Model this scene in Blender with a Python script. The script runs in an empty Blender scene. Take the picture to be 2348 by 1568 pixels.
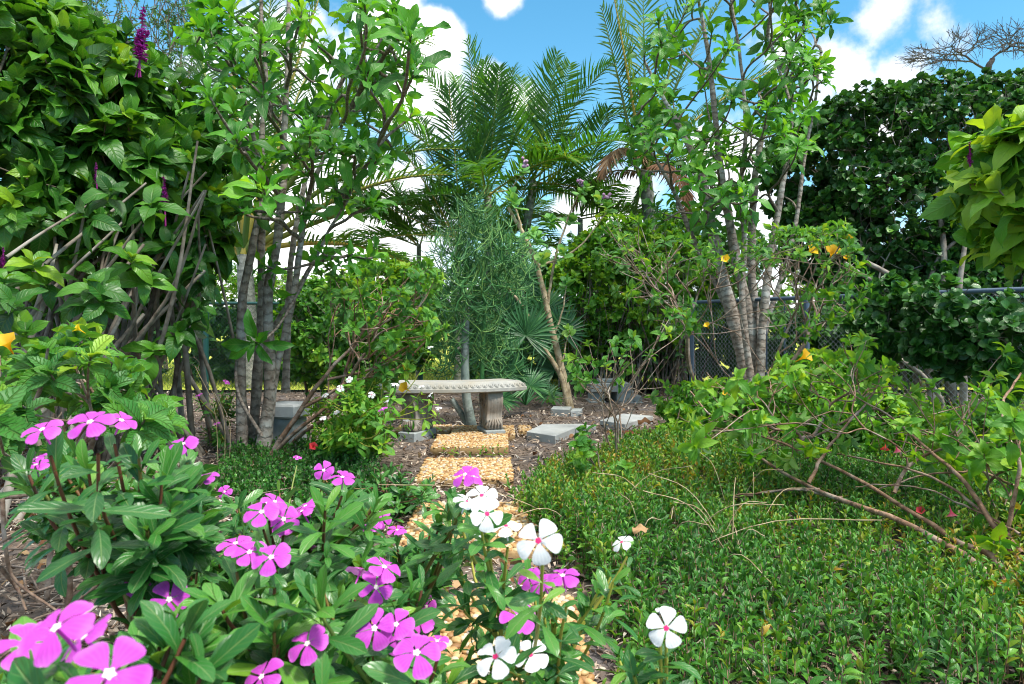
import bpy, math, numpy as np
from mathutils import Vector, Matrix
rng = np.random.default_rng(7)
R = math.radians
S = bpy.context.scene
COL = S.collection
# ---- camera geometry: photo pixels (2347 x 1568) to points in the garden --------------------------
FPX, HOR, CX, CAMH = 1565.0, 747.0, 1173.5, 0.9
def P(u, v, d):
    return np.array([(u - CX) * d / FPX, d, CAMH - (v - HOR) * d / FPX])
def Gd(v):                      # distance of a ground point seen at row v
    return CAMH * FPX / (v - HOR)
def G(u, v):
    return P(u, v, Gd(v))
def nrm(a):
    a = np.asarray(a, float)
    return a / np.maximum(np.linalg.norm(a, axis=-1, keepdims=True), 1e-9)
UP = np.array([0, 0, 1.0])
# ---- mesh builder ---------------------------------------------------------------------------------
class MB:
    def __init__(s): s.V = []; s.Q = []; s.T = []; s.A = []; s.L = []; s.n = 0
    def add(s, v, q=None, t=None, rnd=0.5, luv=None):
        v = np.asarray(v, float).reshape(-1, 3); m = len(v)
        if q is not None and len(q): s.Q.append(np.asarray(q, int).reshape(-1, 4) + s.n)
        if t is not None and len(t): s.T.append(np.asarray(t, int).reshape(-1, 3) + s.n)
        s.V.append(v)
        s.A.append(np.broadcast_to(np.asarray(rnd, float), (m,)))
        s.L.append(np.zeros((m, 3)) if luv is None else np.asarray(luv, float).reshape(-1, 3))
        s.n += m
    def mesh(s, name, mat, origin=(0, 0, 0), smooth=True):
        me = bpy.data.meshes.new(name)
        if s.n:
            V = np.concatenate(s.V) - np.asarray(origin, float)
            Q = np.concatenate(s.Q) if s.Q else np.zeros((0, 4), int)
            T = np.concatenate(s.T) if s.T else np.zeros((0, 3), int)
            me.vertices.add(len(V)); me.vertices.foreach_set('co', V.astype(np.float32).ravel())
            li = np.concatenate([Q.ravel(), T.ravel()]).astype(np.int32)
            me.loops.add(len(li)); me.loops.foreach_set('vertex_index', li)
            st = np.concatenate([np.arange(len(Q)) * 4, len(Q) * 4 + np.arange(len(T)) * 3]).astype(np.int32)
            me.polygons.add(len(st)); me.polygons.foreach_set('loop_start', st)
            me.polygons.foreach_set('use_smooth', np.full(len(st), bool(smooth)))
            a = me.attributes.new('rnd', 'FLOAT', 'POINT'); a.data.foreach_set('value', np.concatenate(s.A).astype(np.float32))
            a = me.attributes.new('luv', 'FLOAT_VECTOR', 'POINT'); a.data.foreach_set('vector', np.concatenate(s.L).astype(np.float32).ravel())
            me.update(calc_edges=True); me.validate()
        if mat: me.materials.append(mat)
        return me
    def build(s, name, mat, parent=None, smooth=True):
        org = root_loc(parent) if parent is not None else (0, 0, 0)
        o = bpy.data.objects.new(name, s.mesh(name, mat, org, smooth)); COL.objects.link(o)
        if parent is not None: o.parent = parent
        return o
def root_loc(o):
    while o.parent is not None: o = o.parent
    return np.array(o.location)
def tag(o, label=None, cat=None, group=None, kind=None):
    if label: o['label'] = label
    if cat: o['category'] = cat
    if group: o['group'] = group
    if kind: o['kind'] = kind
    return o
def thing(name, label, cat, loc=(0, 0, 0), group=None):
    o = bpy.data.objects.new(name, None); COL.objects.link(o); o.location = [float(x) for x in loc]
    o.empty_display_size = .1
    return tag(o, label, cat, group)
# ---- leaf templates -------------------------------------------------------------------------------
PROF = {
    'ellip': [(0, .0), (.12, .5), (.35, .95), (.55, 1), (.75, .78), (.9, .36), (1, 0)],
    'ovate': [(0, .12), (.1, .75), (.3, 1), (.55, .86), (.78, .5), (.92, .2), (1, 0)],
    'spoon': [(0, .1), (.2, .3), (.4, .68), (.58, 1), (.75, .9), (.9, .45), (1, 0)],
    'round': [(0, .15), (.12, .7), (.35, 1), (.62, 1), (.85, .75), (1, .25)],
    'lance': [(0, .1), (.25, .8), (.5, 1), (.75, .6), (1, 0)],
    'obov': [(0, .05), (.2, .45), (.45, .85), (.7, 1), (.88, .75), (1, .15)],
    'blade': [(0, .4), (.3, 1), (.65, .75), (1, 0)],
    'dia': [(0, 0), (.5, 1), (1, 0)],
}
class Tm: pass
def leaf(prof, droop=.25, fold=.25, wave=0., serr=0., cup=0., ph=0., half=False):
    pr = PROF[prof]
    if serr:                   # resample finely with teeth
        tt = np.linspace(0, 1, 15); ww = np.interp(tt, [p[0] for p in pr], [p[1] for p in pr])
        ww[1:-1:2] *= 1 + serr; ww[2:-1:2] *= 1 - serr; pr = list(zip(tt, ww))
    v = []; luv = []; q = []
    ys = (-1, 0, 1) if not cup else (-1, -.5, 0, .5, 1)
    k = len(ys)
    for t, w in pr:
        a = droop * t
        x = t * (1 - .35 * abs(droop) * t); z0 = -droop * t * t * .9 + .12 * t
        for y in ys:
            yy = y * w
            zw = fold * abs(yy) * .6 + wave * math.sin(t * 11 + y * 1.7 + ph) * abs(y) * .6 - cup * yy * yy * .5
            v.append((x, yy * .5, z0, zw)); luv.append((t, y, w))
    for i in range(len(pr) - 1):
        for j in range(k - 1):
            q.append((i * k + j, (i + 1) * k + j, (i + 1) * k + j + 1, i * k + j + 1))
    T = Tm(); T.v = np.array(v); T.luv = np.array(luv); T.q = np.array(q); return T
def variants(prof, n=4, droop=(.1, .6), **kw):
    r = np.random.default_rng(len(prof) * 13 + n)
    return [leaf(prof, droop=droop[0] + (droop[1] - droop[0]) * (i + .5) / n, ph=r.random() * 6, **kw) for i in range(n)]
def add_leaves(mb, tms, Pp, D, U, L, W, rnd):
    """one leaf per row: base Pp, axis D, upper-face normal U, length L, width W"""
    Pp = np.asarray(Pp, float); n = len(Pp)
    if n == 0: return
    D = nrm(D); Sd = nrm(np.cross(U, D)); Nn = np.cross(D, Sd)
    L = np.broadcast_to(L, (n,)); W = np.broadcast_to(W, (n,)); rnd = np.broadcast_to(rnd, (n,))
    which = rng.integers(0, len(tms), n)
    for k, T in enumerate(tms):
        s = np.where(which == k)[0]
        if len(s) == 0: continue
        tv = T.v; m = len(tv)
        X = Pp[s][:, None] + L[s][:, None, None] * (tv[None, :, 0:1] * D[s][:, None] + tv[None, :, 2:3] * Nn[s][:, None]) \
            + W[s][:, None, None] * (tv[None, :, 1:2] * Sd[s][:, None] + tv[None, :, 3:4] * Nn[s][:, None])
        q = (T.q[None] + (np.arange(len(s)) * m)[:, None, None]).reshape(-1, 4)
        mb.add(X.reshape(-1, 3), q, None, np.repeat(rnd[s], m), np.tile(T.luv, (len(s), 1)))
def perp(T):
    T = nrm(T); ref = np.where(np.abs(T[:, 2:3]) > .9, np.array([[1., 0, 0]]), np.array([[0, 0, 1.]]))
    A = nrm(np.cross(T, ref)); return A, np.cross(T, A)
def whorl(mb, tms, tip, T, k, a0, a1, L, W, back=.0, noise=.15, ljit=.2, crnd=None, opposite=False, yaw=None, rbias=0., small0=.55):
    """k leaves round each tip; the youngest point along the shoot, the oldest spread and stand lower"""
    tip = np.asarray(tip, float); T = nrm(np.asarray(T, float)); n = len(tip)
    if n == 0: return
    A, B = perp(T)
    if yaw is None: yaw = rng.random(n) * 6.28
    if crnd is None: crnd = rng.random(n)
    for i in range(k):
        f = i / max(1, k - 1)
        if opposite: ph = yaw + (i // 2) * (math.pi / 2) + (i % 2) * math.pi
        else: ph = yaw + i * 2.39996
        ph = ph + rng.normal(0, .2, n)
        al = a0 + (a1 - a0) * f + rng.normal(0, .13, n)
        rad = np.cos(ph)[:, None] * A + np.sin(ph)[:, None] * B
        D = np.cos(al)[:, None] * T + np.sin(al)[:, None] * rad + rng.normal(0, noise, (n, 3))
        U = np.sin(al)[:, None] * T - np.cos(al)[:, None] * rad + rng.normal(0, noise, (n, 3))
        j = (i // 2) if opposite else i; jm = max(1, ((k - 1) // 2) if opposite else k - 1)
        pos = tip - T * (back * j / jm)
        sc = (small0 + (1 - small0) * min(1, f * 2.2)) * (1 + rng.uniform(-ljit, ljit, n))
        rr = np.clip(crnd * .55 + rng.random(n) * .45 + rbias * (1 - f), 0, 1)
        add_leaves(mb, tms, pos, D, U, L * sc, W * sc, rr)
# ---- tubes ----------------------------------------------------------------------------------------
def add_tubes(mb, pts, rad, sides=6, rnd=None, cap=False):
    pts = np.asarray(pts, float); rad = np.asarray(rad, float)
    m, n, _ = pts.shape
    if m == 0: return
    T = nrm(np.gradient(pts, axis=1)); ch = nrm(pts[:, -1] - pts[:, 0])
    ref = np.where(np.abs(ch[:, 2:3]) > .8, np.array([[.9, .43, 0.]]), np.array([[.05, .03, 1.]]))
    ref = np.broadcast_to(ref[:, None], T.shape)
    A = nrm(np.cross(T, ref)); B = np.cross(T, A)
    th = np.arange(sides) * 2 * math.pi / sides
    ring = np.cos(th)[None, None, :, None] * A[:, :, None] + np.sin(th)[None, None, :, None] * B[:, :, None]
    X = pts[:, :, None] + rad[:, :, None, None] * ring
    seg = np.linalg.norm(np.diff(pts, axis=1), axis=2); cum = np.concatenate([np.zeros((m, 1)), np.cumsum(seg, 1)], 1)
    luv = np.stack([np.broadcast_to(cum[:, :, None], (m, n, sides)), np.broadcast_to(th / 6.2832, (m, n, sides)),
                    np.broadcast_to(rad[:, :, None], (m, n, sides))], -1)
    i = np.arange(n - 1)[:, None] * sides; j = np.arange(sides)[None]; j2 = (j + 1) % sides
    q = np.stack([i + j, i + j2, i + sides + j2, i + sides + j], -1).reshape(-1, 4)
    q = (q[None] + (np.arange(m) * n * sides)[:, None, None]).reshape(-1, 4)
    if rnd is None: rnd = rng.random(m)
    mb.add(X.reshape(-1, 3), q, None, np.repeat(np.broadcast_to(rnd, (m,)), n * sides), luv.reshape(-1, 3))
    if cap:
        for b in (0, n - 1):
            for kk in range(m):
                c = X[kk, b]; mb.add(np.vstack([c, c.mean(0)]), None, [(x, (x + 1) % sides, sides) for x in range(sides)], .5, None)
def tube(mb, pts, rad, sides=8, rnd=.5, cap=False):
    add_tubes(mb, np.asarray(pts, float)[None], np.broadcast_to(np.asarray(rad, float), (1, len(pts))), sides, rnd, cap)
def smooth_path(pts, n=24):
    p = np.asarray(pts, float); k = len(p)
    e = np.vstack([2 * p[0] - p[1], p, 2 * p[-1] - p[-2]])
    t = np.linspace(0, k - 1 - 1e-6, n); i = t.astype(int); f = (t - i)[:, None]
    p0, p1, p2, p3 = e[i], e[i + 1], e[i + 2], e[i + 3]
    return .5 * (2 * p1 + (p2 - p0) * f + (2 * p0 - 5 * p1 + 4 * p2 - p3) * f ** 2 + (3 * p1 - p0 - 3 * p2 + p3) * f ** 3)
def hermite(p0, m0, p1, m1, n=6):
    t = np.linspace(0, 1, n)[None, :, None]
    p0, m0, p1, m1 = [np.asarray(a, float)[:, None] for a in (p0, m0, p1, m1)]
    return (2 * t**3 - 3 * t**2 + 1) * p0 + (t**3 - 2 * t**2 + t) * m0 + (-2 * t**3 + 3 * t**2) * p1 + (t**3 - t**2) * m1
class Skel:
    """branches grown from a base so that their twigs end in the given tips"""
    def __init__(s): s.a = []; s.tip = []; s.tdir = []
    def grow(s, pos, d, tips, rtip=.003, ex=.42, frac=.42, jit=.12, up=.25, kmax=2, lvl=0):
        n = len(tips); pos = np.asarray(pos, float)
        r = rtip * n ** ex
        if n == 1:
            t = tips[0]; v = t - pos; l = np.linalg.norm(v) + 1e-6
            ed = nrm(v / l + UP * up + rng.normal(0, .15, 3))
            s.a.append((pos, d * l, t, ed * l, r * 1.25, r * .75)); s.tip.append(t); s.tdir.append(ed); return
        c = tips.mean(0); v = c - pos; l = np.linalg.norm(v)
        nx = pos + v * frac * rng.uniform(.75, 1.25) + rng.normal(0, jit, 3) * l * frac
        w = nx - pos; lw = np.linalg.norm(w) + 1e-6; ed = nrm(w / lw + rng.normal(0, .12, 3))
        s.a.append((pos, d * lw, nx, ed * lw, r, r * .9))
        k = min(n, 2 if rng.random() < .6 else kmax)
        seeds = [rng.integers(n)]
        while len(seeds) < k:
            dist = np.min([np.linalg.norm(tips - tips[q], axis=1) for q in seeds], axis=0)
            seeds.append(int(np.argmax(dist * rng.uniform(.6, 1, n))))
        lab = np.argmin([np.linalg.norm(tips - tips[q], axis=1) for q in seeds], axis=0)
        for g in range(k):
            sub = tips[lab == g]
            if len(sub): s.grow(nx, nrm(ed + .6 * nrm(sub.mean(0) - nx)), sub, rtip, ex, frac, jit, up, kmax, lvl + 1)
    def tubes(s, mb, sides=5, n=6):
        if not s.a: return
        p0, m0, p1, m1 = [np.array([x[i] for x in s.a]) for i in range(4)]
        r0 = np.array([x[4] for x in s.a]); r1 = np.array([x[5] for x in s.a])
        pts = hermite(p0, m0, p1, m1, n); t = np.linspace(0, 1, n)[None]
        add_tubes(mb, pts, r0[:, None] * (1 - t) + r1[:, None] * t, sides)
        return pts
    def tips(s): return np.array(s.tip), np.array(s.tdir)
# ---- volumes --------------------------------------------------------------------------------------
def ell(u, v, d, ru, rv, rd): return (P(u, v, d), np.array([ru * d / FPX, rd, rv * d / FPX]))
def sample_shell(ells, n, pw=.25, cut=.7, zmin=.05):
    out = []; ar = np.array([np.prod(e[1]) ** (2 / 3) for e in ells]); ar /= ar.sum()
    while len(out) < n:
        k = rng.choice(len(ells), p=ar); c, r = ells[k]
        d = nrm(rng.normal(0, 1, 3)); rr = rng.random() ** pw
        p = c + d * r * rr * (1 + rng.normal(0, .05))
        if p[2] < zmin: continue
        if any(np.linalg.norm((p - e[0]) / e[1]) < cut for i, e in enumerate(ells) if i != k): continue
        out.append(np.concatenate([p, nrm(d / r)]))
    o = np.array(out); return o[:, :3], o[:, 3:]
def boxmesh(mb, c, sx, sy, sz, rz=0, rnd=.5, bev=.0):
    """a block with chamfered edges, base centre c"""
    b = max(bev, .0005)
    ca, sa = math.cos(rz), math.sin(rz)
    prof = [(0, b), (b, 0), (sz - b, 0), (sz, b)]
    V = []
    for z, ins in prof:
        x, y = sx / 2 - ins, sy / 2 - ins
        for px, py in ((-x + b, -y), (x - b, -y), (x, -y + b), (x, y - b), (x - b, y), (-x + b, y), (-x, y - b), (-x, -y + b)):
            V.append((c[0] + px * ca - py * sa, c[1] + px * sa + py * ca, c[2] + z))
    q = [(i * 8 + j, i * 8 + (j + 1) % 8, (i + 1) * 8 + (j + 1) % 8, (i + 1) * 8 + j) for i in range(3) for j in range(8)]
    t = []
    n0 = len(V); V.append(tuple(np.mean(V[:8], 0))); V.append(tuple(np.mean(V[24:32], 0)))
    t += [((j + 1) % 8, j, n0) for j in range(8)] + [(24 + j, 24 + (j + 1) % 8, n0 + 1) for j in range(8)]
    mb.add(V, q, t, rnd)
EXPOSURE = 1.55
SUN_FROM = (.4, -.35, .85); SUN_E = 2.1; SUN_ANG = 9
SKY_STR = .13; SKY_SAT = 1.25; SKY_VAL = .66; SKY_HUE = .478
CLOUD_A = (2.8, 3.0, 3.3); CLOUD_B = (5.2, 5.2, 5.2)
# ---- materials ------------------------------------------------------------------------------------
class NT:
    def __init__(s, name):
        s.m = bpy.data.materials.new(name); s.m.use_nodes = True; s.t = s.m.node_tree; s.t.nodes.clear()
        s.out = s.t.nodes.new('ShaderNodeOutputMaterial')
    def n(s, ty, **kw):
        nd = s.t.nodes.new('ShaderNode' + ty)
        for k, v in kw.items():
            if k.startswith('i_'):
                key = k[2:].replace('_', ' '); nd.inputs[int(key) if key.isdigit() else key].default_value = v
            else: setattr(nd, k, v)
        return nd
    def l(s, a, b): s.t.links.new(a, b)
    def attr(s, nm): return s.n('Attribute', attribute_name=nm)
    def math(s, op, a, b=None, clamp=False):
        nd = s.n('Math', operation=op, use_clamp=clamp)
        for i, x in enumerate((a, b)):
            if x is None: continue
            if isinstance(x, (int, float)): nd.inputs[i].default_value = x
            else: s.l(x, nd.inputs[i])
        return nd.outputs[0]
    def ramp(s, fac, stops, interp='LINEAR'):
        r = s.n('ValToRGB'); r.color_ramp.interpolation = interp; e = r.color_ramp.elements
        while len(e) < len(stops): e.new(.5)
        for x, (p, c) in zip(e, stops):
            x.position = p; x.color = (*c, 1) if len(c) == 3 else c
        s.l(fac, r.inputs[0]); return r.outputs[0]
    def mix(s, f, a, b, blend='MIX'):
        m = s.n('Mix', data_type='RGBA', blend_type=blend)
        for i, x in ((0, f), (6, a), (7, b)):
            if isinstance(x, (int, float)): m.inputs[i].default_value = x
            elif isinstance(x, tuple): m.inputs[i].default_value = (*x, 1)
            else: s.l(x, m.inputs[i])
        return m.outputs[2]
    def noise(s, scale, detail=3, vec=None, rough=.55):
        nd = s.n('TexNoise'); nd.inputs['Scale'].default_value = scale; nd.inputs['Detail'].default_value = detail
        nd.inputs['Roughness'].default_value = rough
        if vec is None:
            if not hasattr(s, '_pos'): s._pos = s.n('NewGeometry').outputs['Position']
            vec = s._pos
        s.l(vec, nd.inputs['Vector']); return nd.outputs['Fac']
    def bump(s, h, strength=.3, dist=.01):
        b = s.n('Bump'); b.inputs['Strength'].default_value = strength; b.inputs['Distance'].default_value = dist
        s.l(h, b.inputs['Height']); return b.outputs[0]
    def principled(s, col, rough=.6, spec=.5, normal=None, **kw):
        p = s.n('BsdfPrincipled')
        if isinstance(col, tuple): p.inputs['Base Color'].default_value = (*col, 1)
        else: s.l(col, p.inputs['Base Color'])
        if isinstance(rough, (int, float)): p.inputs['Roughness'].default_value = rough
        else: s.l(rough, p.inputs['Roughness'])
        p.inputs['Specular IOR Level'].default_value = spec
        if normal is not None: s.l(normal, p.inputs['Normal'])
        for k, v in kw.items(): p.inputs[k.replace('_', ' ')].default_value = v
        return p.outputs[0]
    def done(s, sh): s.l(sh, s.out.inputs[0]); return s.m
def leaf_mat(name, stops, trans=.4, rough=.38, vein=.25, nv=7, spec=.5, bump=.35, sidev=.55, tcol=(1.5, 1.25, .5), veincol=(.22, .34, .09), edge=None):
    stops = [(q, (c[0] * 1.35 + .004, c[1] * 1.28, c[2] * .95)) for q, c in stops]
    n = NT(name)
    rnd = n.attr('rnd').outputs['Fac']; lv = n.attr('luv').outputs['Vector']
    sp = n.n('SeparateXYZ'); n.l(lv, sp.inputs[0]); t, y = sp.outputs[0], sp.outputs[1]
    ay = n.math('ABSOLUTE', y)
    nz = n.noise(2.3, 2)
    f = n.math('ADD', rnd, n.math('MULTIPLY', n.math('SUBTRACT', nz, .5), .5), clamp=True)
    col = n.ramp(f, stops)
    fine = n.noise(60, 2)
    col = n.mix(n.math('MULTIPLY', fine, .35), col, n.mix(1, col, (.45, .5, .4), 'MULTIPLY'))
    if edge: col = n.mix(n.math('MULTIPLY', n.math('POWER', ay, 5), .6), col, edge)
    h = None
    if vein > 0:
        mid = n.math('SUBTRACT', 1, n.math('MULTIPLY', ay, 9), clamp=True)
        s = n.math('SINE', n.math('MULTIPLY', n.math('SUBTRACT', n.math('MULTIPLY', t, nv), n.math('MULTIPLY', ay, 1.9)), 6.2832))
        side = n.math('MULTIPLY', n.math('POWER', n.math('ADD', n.math('MULTIPLY', s, .5), .5), 8), sidev)
        vv = n.math('MAXIMUM', mid, side)
        col = n.mix(n.math('MULTIPLY', vv, vein), col, veincol)
        h = n.math('SUBTRACT', 1, vv)
    geo = n.n('NewGeometry')
    back = n.mix(n.math('MULTIPLY', geo.outputs['Backfacing'], .45), col, (.13, .24, .09))
    nm = n.bump(h, bump, .004) if h is not None else None
    ps = n.principled(back, n.math('ADD', rough, n.math('MULTIPLY', fine, .2)), spec, nm)
    tr = n.n('BsdfTranslucent'); n.l(n.mix(1, col, tcol, 'MULTIPLY'), tr.inputs[0])
    mx = n.n('MixShader'); mx.inputs[0].default_value = trans; n.l(ps, mx.inputs[1]); n.l(tr.outputs[0], mx.inputs[2])
    return n.done(mx.outputs[0])
def bark_mat(name, a, b, rings=0, rough=.8, scale=30, lichen=None, bump=.5):
    n = NT(name); lv = n.attr('luv').outputs['Vector']; rnd = n.attr('rnd').outputs['Fac']
    nz = n.noise(scale, 5); nz2 = n.noise(scale * .2, 3)
    col = n.ramp(nz, [(.3, a), (.7, b)]); h = nz
    col = n.mix(n.math('MULTIPLY', rnd, .4), col, n.mix(1, col, (.5, .48, .45), 'MULTIPLY'))
    if lichen: col = n.mix(n.math('MULTIPLY', n.math('SUBTRACT', nz2, .48, clamp=True), 4, clamp=True), col, lichen)
    if rings:
        sp = n.n('SeparateXYZ'); n.l(lv, sp.inputs[0])
        w = n.math('SINE', n.math('ADD', n.math('MULTIPLY', sp.outputs[0], rings), n.math('MULTIPLY', nz, 9)))
        w = n.math('POWER', n.math('ADD', n.math('MULTIPLY', w, .5), .5), 3)
        col = n.mix(n.math('MULTIPLY', w, .55), col, (a[0] * .45, a[1] * .42, a[2] * .4)); h = n.math('SUBTRACT', nz, n.math('MULTIPLY', w, .8))
    return n.done(n.principled(col, rough, .3, n.bump(h, bump, .006)))
def stone_mat(name, a, b, scale=18, stain=None, rough=.85, bump=.4, grain=240):
    n = NT(name); nz = n.noise(scale, 6, rough=.65); g = n.noise(grain, 2); rnd = n.attr('rnd').outputs['Fac']
    col = n.ramp(nz, [(.3, a), (.7, b)])
    col = n.mix(n.math('MULTIPLY', g, .4), col, n.mix(1, col, (.45, .45, .45), 'MULTIPLY'))
    col = n.mix(n.math('MULTIPLY', n.math('ABSOLUTE', n.math('SUBTRACT', rnd, .5)), .5), col, (.2, .21, .21))
    if stain: col = n.mix(n.math('MULTIPLY', n.math('SUBTRACT', n.noise(7, 4), .45, clamp=True), 3.2, clamp=True), col, stain)
    h = n.math('ADD', n.math('MULTIPLY', nz, .7), n.math('MULTIPLY', g, .3))
    return n.done(n.principled(col, rough, .3, n.bump(h, bump, .006)))
def ramp_mat(name, stops, rough=.6, spec=.4, bumpscale=0, bump=.3, trans=0, var=.3):
    n = NT(name); rnd = n.attr('rnd').outputs['Fac']; col = n.ramp(rnd, stops)
    nz = n.noise(bumpscale or 90, 3)
    col = n.mix(n.math('MULTIPLY', nz, var), col, n.mix(1, col, (.45, .42, .4), 'MULTIPLY'))
    sh = n.principled(col, rough, spec, n.bump(nz, bump, .003) if bumpscale else None)
    if trans:
        tr = n.n('BsdfTranslucent'); n.l(col, tr.inputs[0]); mx = n.n('MixShader'); mx.inputs[0].default_value = trans
        n.l(sh, mx.inputs[1]); n.l(tr.outputs[0], mx.inputs[2]); sh = mx.outputs[0]
    return n.done(sh)
M = {}
g = lambda *c: c
M['firespike'] = leaf_mat('firespike_leaf', [(0, (.007, .055, .012)), (.45, (.022, .13, .013)), (.8, (.07, .24, .018)), (1, (.17, .33, .02))], .36, .3, .3, 8, bump=.7)
M['sunleaf'] = leaf_mat('sunny_leaf', [(0, (.03, .15, .012)), (.5, (.1, .3, .02)), (1, (.3, .42, .025))], .42, .34, .3, 8, bump=.7)  # brighter, yellower firespike leaf: sunlight put into its colour
M['vinca'] = leaf_mat('vinca_leaf', [(0, (.008, .07, .022)), (.5, (.022, .135, .03)), (.85, (.06, .22, .035)), (1, (.14, .3, .04))], .3, .24, .55, 6, bump=.4, sidev=.18, veincol=(.3, .42, .16))
M['plumeria'] = leaf_mat('plumeria_leaf', [(0, (.012, .09, .018)), (.5, (.035, .2, .02)), (.85, (.085, .32, .025)), (1, (.18, .42, .03))], .45, .34, .32, 9, bump=.4)
M['turnera'] = leaf_mat('turnera_leaf', [(0, (.012, .09, .022)), (.5, (.035, .18, .03)), (.85, (.1, .3, .03)), (1, (.22, .4, .035))], .38, .4, .4, 8, bump=.9)
M['bright'] = leaf_mat('bright_leaf', [(0, (.02, .12, .012)), (.5, (.07, .26, .02)), (1, (.24, .42, .03))], .42, .42, .25, 6)
M['hedge'] = leaf_mat('hedge_leaf', [(0, (.006, .05, .014)), (.55, (.018, .105, .022)), (.9, (.04, .18, .025)), (1, (.1, .26, .03))], .25, .3, .2, 5)
M['filler'] = leaf_mat('filler_leaf', [(0, (.01, .07, .012)), (.5, (.03, .16, .015)), (.85, (.1, .29, .02)), (1, (.22, .4, .03))], .4, .4, .2, 6)
M['crown'] = leaf_mat('milkweed_leaf', [(0, (.06, .24, .07)), (.6, (.14, .38, .12)), (1, (.3, .5, .16))], .4, .45, .3, 6)
M['cover'] = leaf_mat('cover_leaf', [(0, (.008, .075, .014)), (.4, (.026, .15, .02)), (.66, (.075, .25, .024)), (.84, (.2, .3, .025)), (1, (.32, .2, .03))], .3, .33, .3, 5)
M['little'] = leaf_mat('little_leaf', [(0, (.006, .06, .012)), (.6, (.02, .135, .02)), (1, (.07, .26, .03))], .25, .25, .15, 4)
M['palm'] = leaf_mat('palm_leaflet', [(0, (.008, .06, .014)), (.5, (.022, .13, .02)), (.85, (.06, .2, .02)), (1, (.18, .24, .02))], .45, .33, .2, 0, bump=.1)
M['coco'] = leaf_mat('coconut_leaflet', [(0, (.01, .06, .018)), (.5, (.028, .11, .03)), (.85, (.07, .17, .028)), (1, (.18, .2, .03))], .42, .35, .2, 0, bump=.1)
M['palmdead'] = ramp_mat('dead_frond', [(0, (.09, .04, .018)), (.6, (.19, .1, .05)), (1, (.28, .2, .12))], .7, .2)
M['palmetto'] = leaf_mat('palmetto_blade', [(0, (.008, .07, .03)), (.6, (.02, .12, .05)), (1, (.06, .2, .07))], .25, .35, .2, 0, bump=.1)
M['pencil'] = ramp_mat('pencil_stem', [(0, (.025, .12, .04)), (.6, (.07, .23, .06)), (1, (.2, .36, .09))], .5, .35)
M['grass'] = ramp_mat('lawn_blade', [(0, (.16, .26, .025)), (.6, (.33, .42, .06)), (1, (.52, .5, .14))], .7, .2, trans=.3)
M['petal'] = None
def petal_mat(name, inner, outer, tip, back):
    n = NT(name); sp = n.n('SeparateXYZ'); n.l(n.attr('luv').outputs['Vector'], sp.inputs[0])
    t, y = sp.outputs[0], sp.outputs[1]
    rn = n.n('ObjectInfo').outputs['Random']
    col = n.ramp(t, [(0, inner), (.22, outer), (.75, outer), (1, tip)])
    st = n.math('POWER', n.math('ADD', n.math('MULTIPLY', n.math('SINE', n.math('MULTIPLY', y, 16)), .5), .5), 2)
    col = n.mix(n.math('MULTIPLY', st, .22), col, tip)
    hs = n.n('HueSaturation'); hs.inputs['Hue'].default_value = .5
    n.l(n.math('ADD', n.math('MULTIPLY', rn, .3), .85), hs.inputs['Value'])
    n.l(n.math('ADD', n.math('MULTIPLY', rn, .025), .487), hs.inputs['Hue']); n.l(col, hs.inputs['Color'])
    col = n.mix(n.n('NewGeometry').outputs['Backfacing'], hs.outputs[0], n.mix(.45, hs.outputs[0], back))
    ps = n.principled(col, .55, .25, n.bump(st, .12, .002)); tr = n.n('BsdfTranslucent'); n.l(col, tr.inputs[0])
    mx = n.n('MixShader'); mx.inputs[0].default_value = .35; n.l(ps, mx.inputs[1]); n.l(tr.outputs[0], mx.inputs[2])
    return n.done(mx.outputs[0])
M['pink'] = petal_mat('pink_petal', (.62, .1, .6), (.6, .07, .58), (.66, .15, .66), (.8, .45, .8))
M['white'] = petal_mat('white_petal', (.78, .6, .68), (.82, .84, .86), (.84, .86, .88), (.8, .85, .85))
M['yellow'] = petal_mat('yellow_petal', (.7, .36, .01), (.85, .5, .01), (.9, .6, .02), (.8, .5, .05))
M['red'] = petal_mat('red_petal', (.7, .12, .02), (.7, .03, .02), (.75, .06, .05), (.7, .1, .1))
M['coral'] = petal_mat('coral_petal', (.75, .2, .15), (.72, .08, .14), (.8, .25, .3), (.75, .2, .25))
M['spike'] = ramp_mat('spike_floret', [(0, (.2, .012, .1)), (.5, (.34, .02, .3)), (1, (.45, .06, .5))], .5, .3, trans=.25)
M['eye_pale'] = ramp_mat('flower_eye', [(0, (.9, .85, .75)), (1, (.9, .9, .6))], .6, .2)
M['eye_red'] = ramp_mat('flower_eye_red', [(0, (.65, .01, .12)), (1, (.7, .05, .2))], .6, .2)
M['vstem'] = ramp_mat('vinca_stem', [(0, (.13, .05, .03)), (.5, (.19, .07, .035)), (.75, (.2, .16, .04)), (1, (.16, .26, .05))], .5, .4)
M['ystem'] = ramp_mat('pale_stem', [(0, (.3, .34, .05)), (1, (.42, .4, .07))], .5, .4)
M['plumbark'] = bark_mat('plumeria_bark', (.17, .13, .10), (.4, .36, .31), 95, .75, 26, (.46, .46, .43), .7)
M['plumbranch'] = bark_mat('plumeria_branch', (.12, .095, .075), (.3, .26, .22), 190, .75, 40, None, .5)
M['twig'] = bark_mat('shrub_twig', (.11, .06, .04), (.32, .23, .17), 0, .7, 60, (.42, .37, .32))
M['redtwig'] = bark_mat('reddish_branch', (.17, .085, .05), (.4, .25, .16), 60, .6, 45, (.4, .34, .29))
M['darkstem'] = bark_mat('dark_stem', (.07, .05, .035), (.24, .19, .14), 30, .8, 30, (.3, .28, .24))
M['hedgebark'] = bark_mat('hedge_bark', (.12, .1, .08), (.33, .29, .24), 0, .8, 22, (.4, .38, .34))
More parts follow.
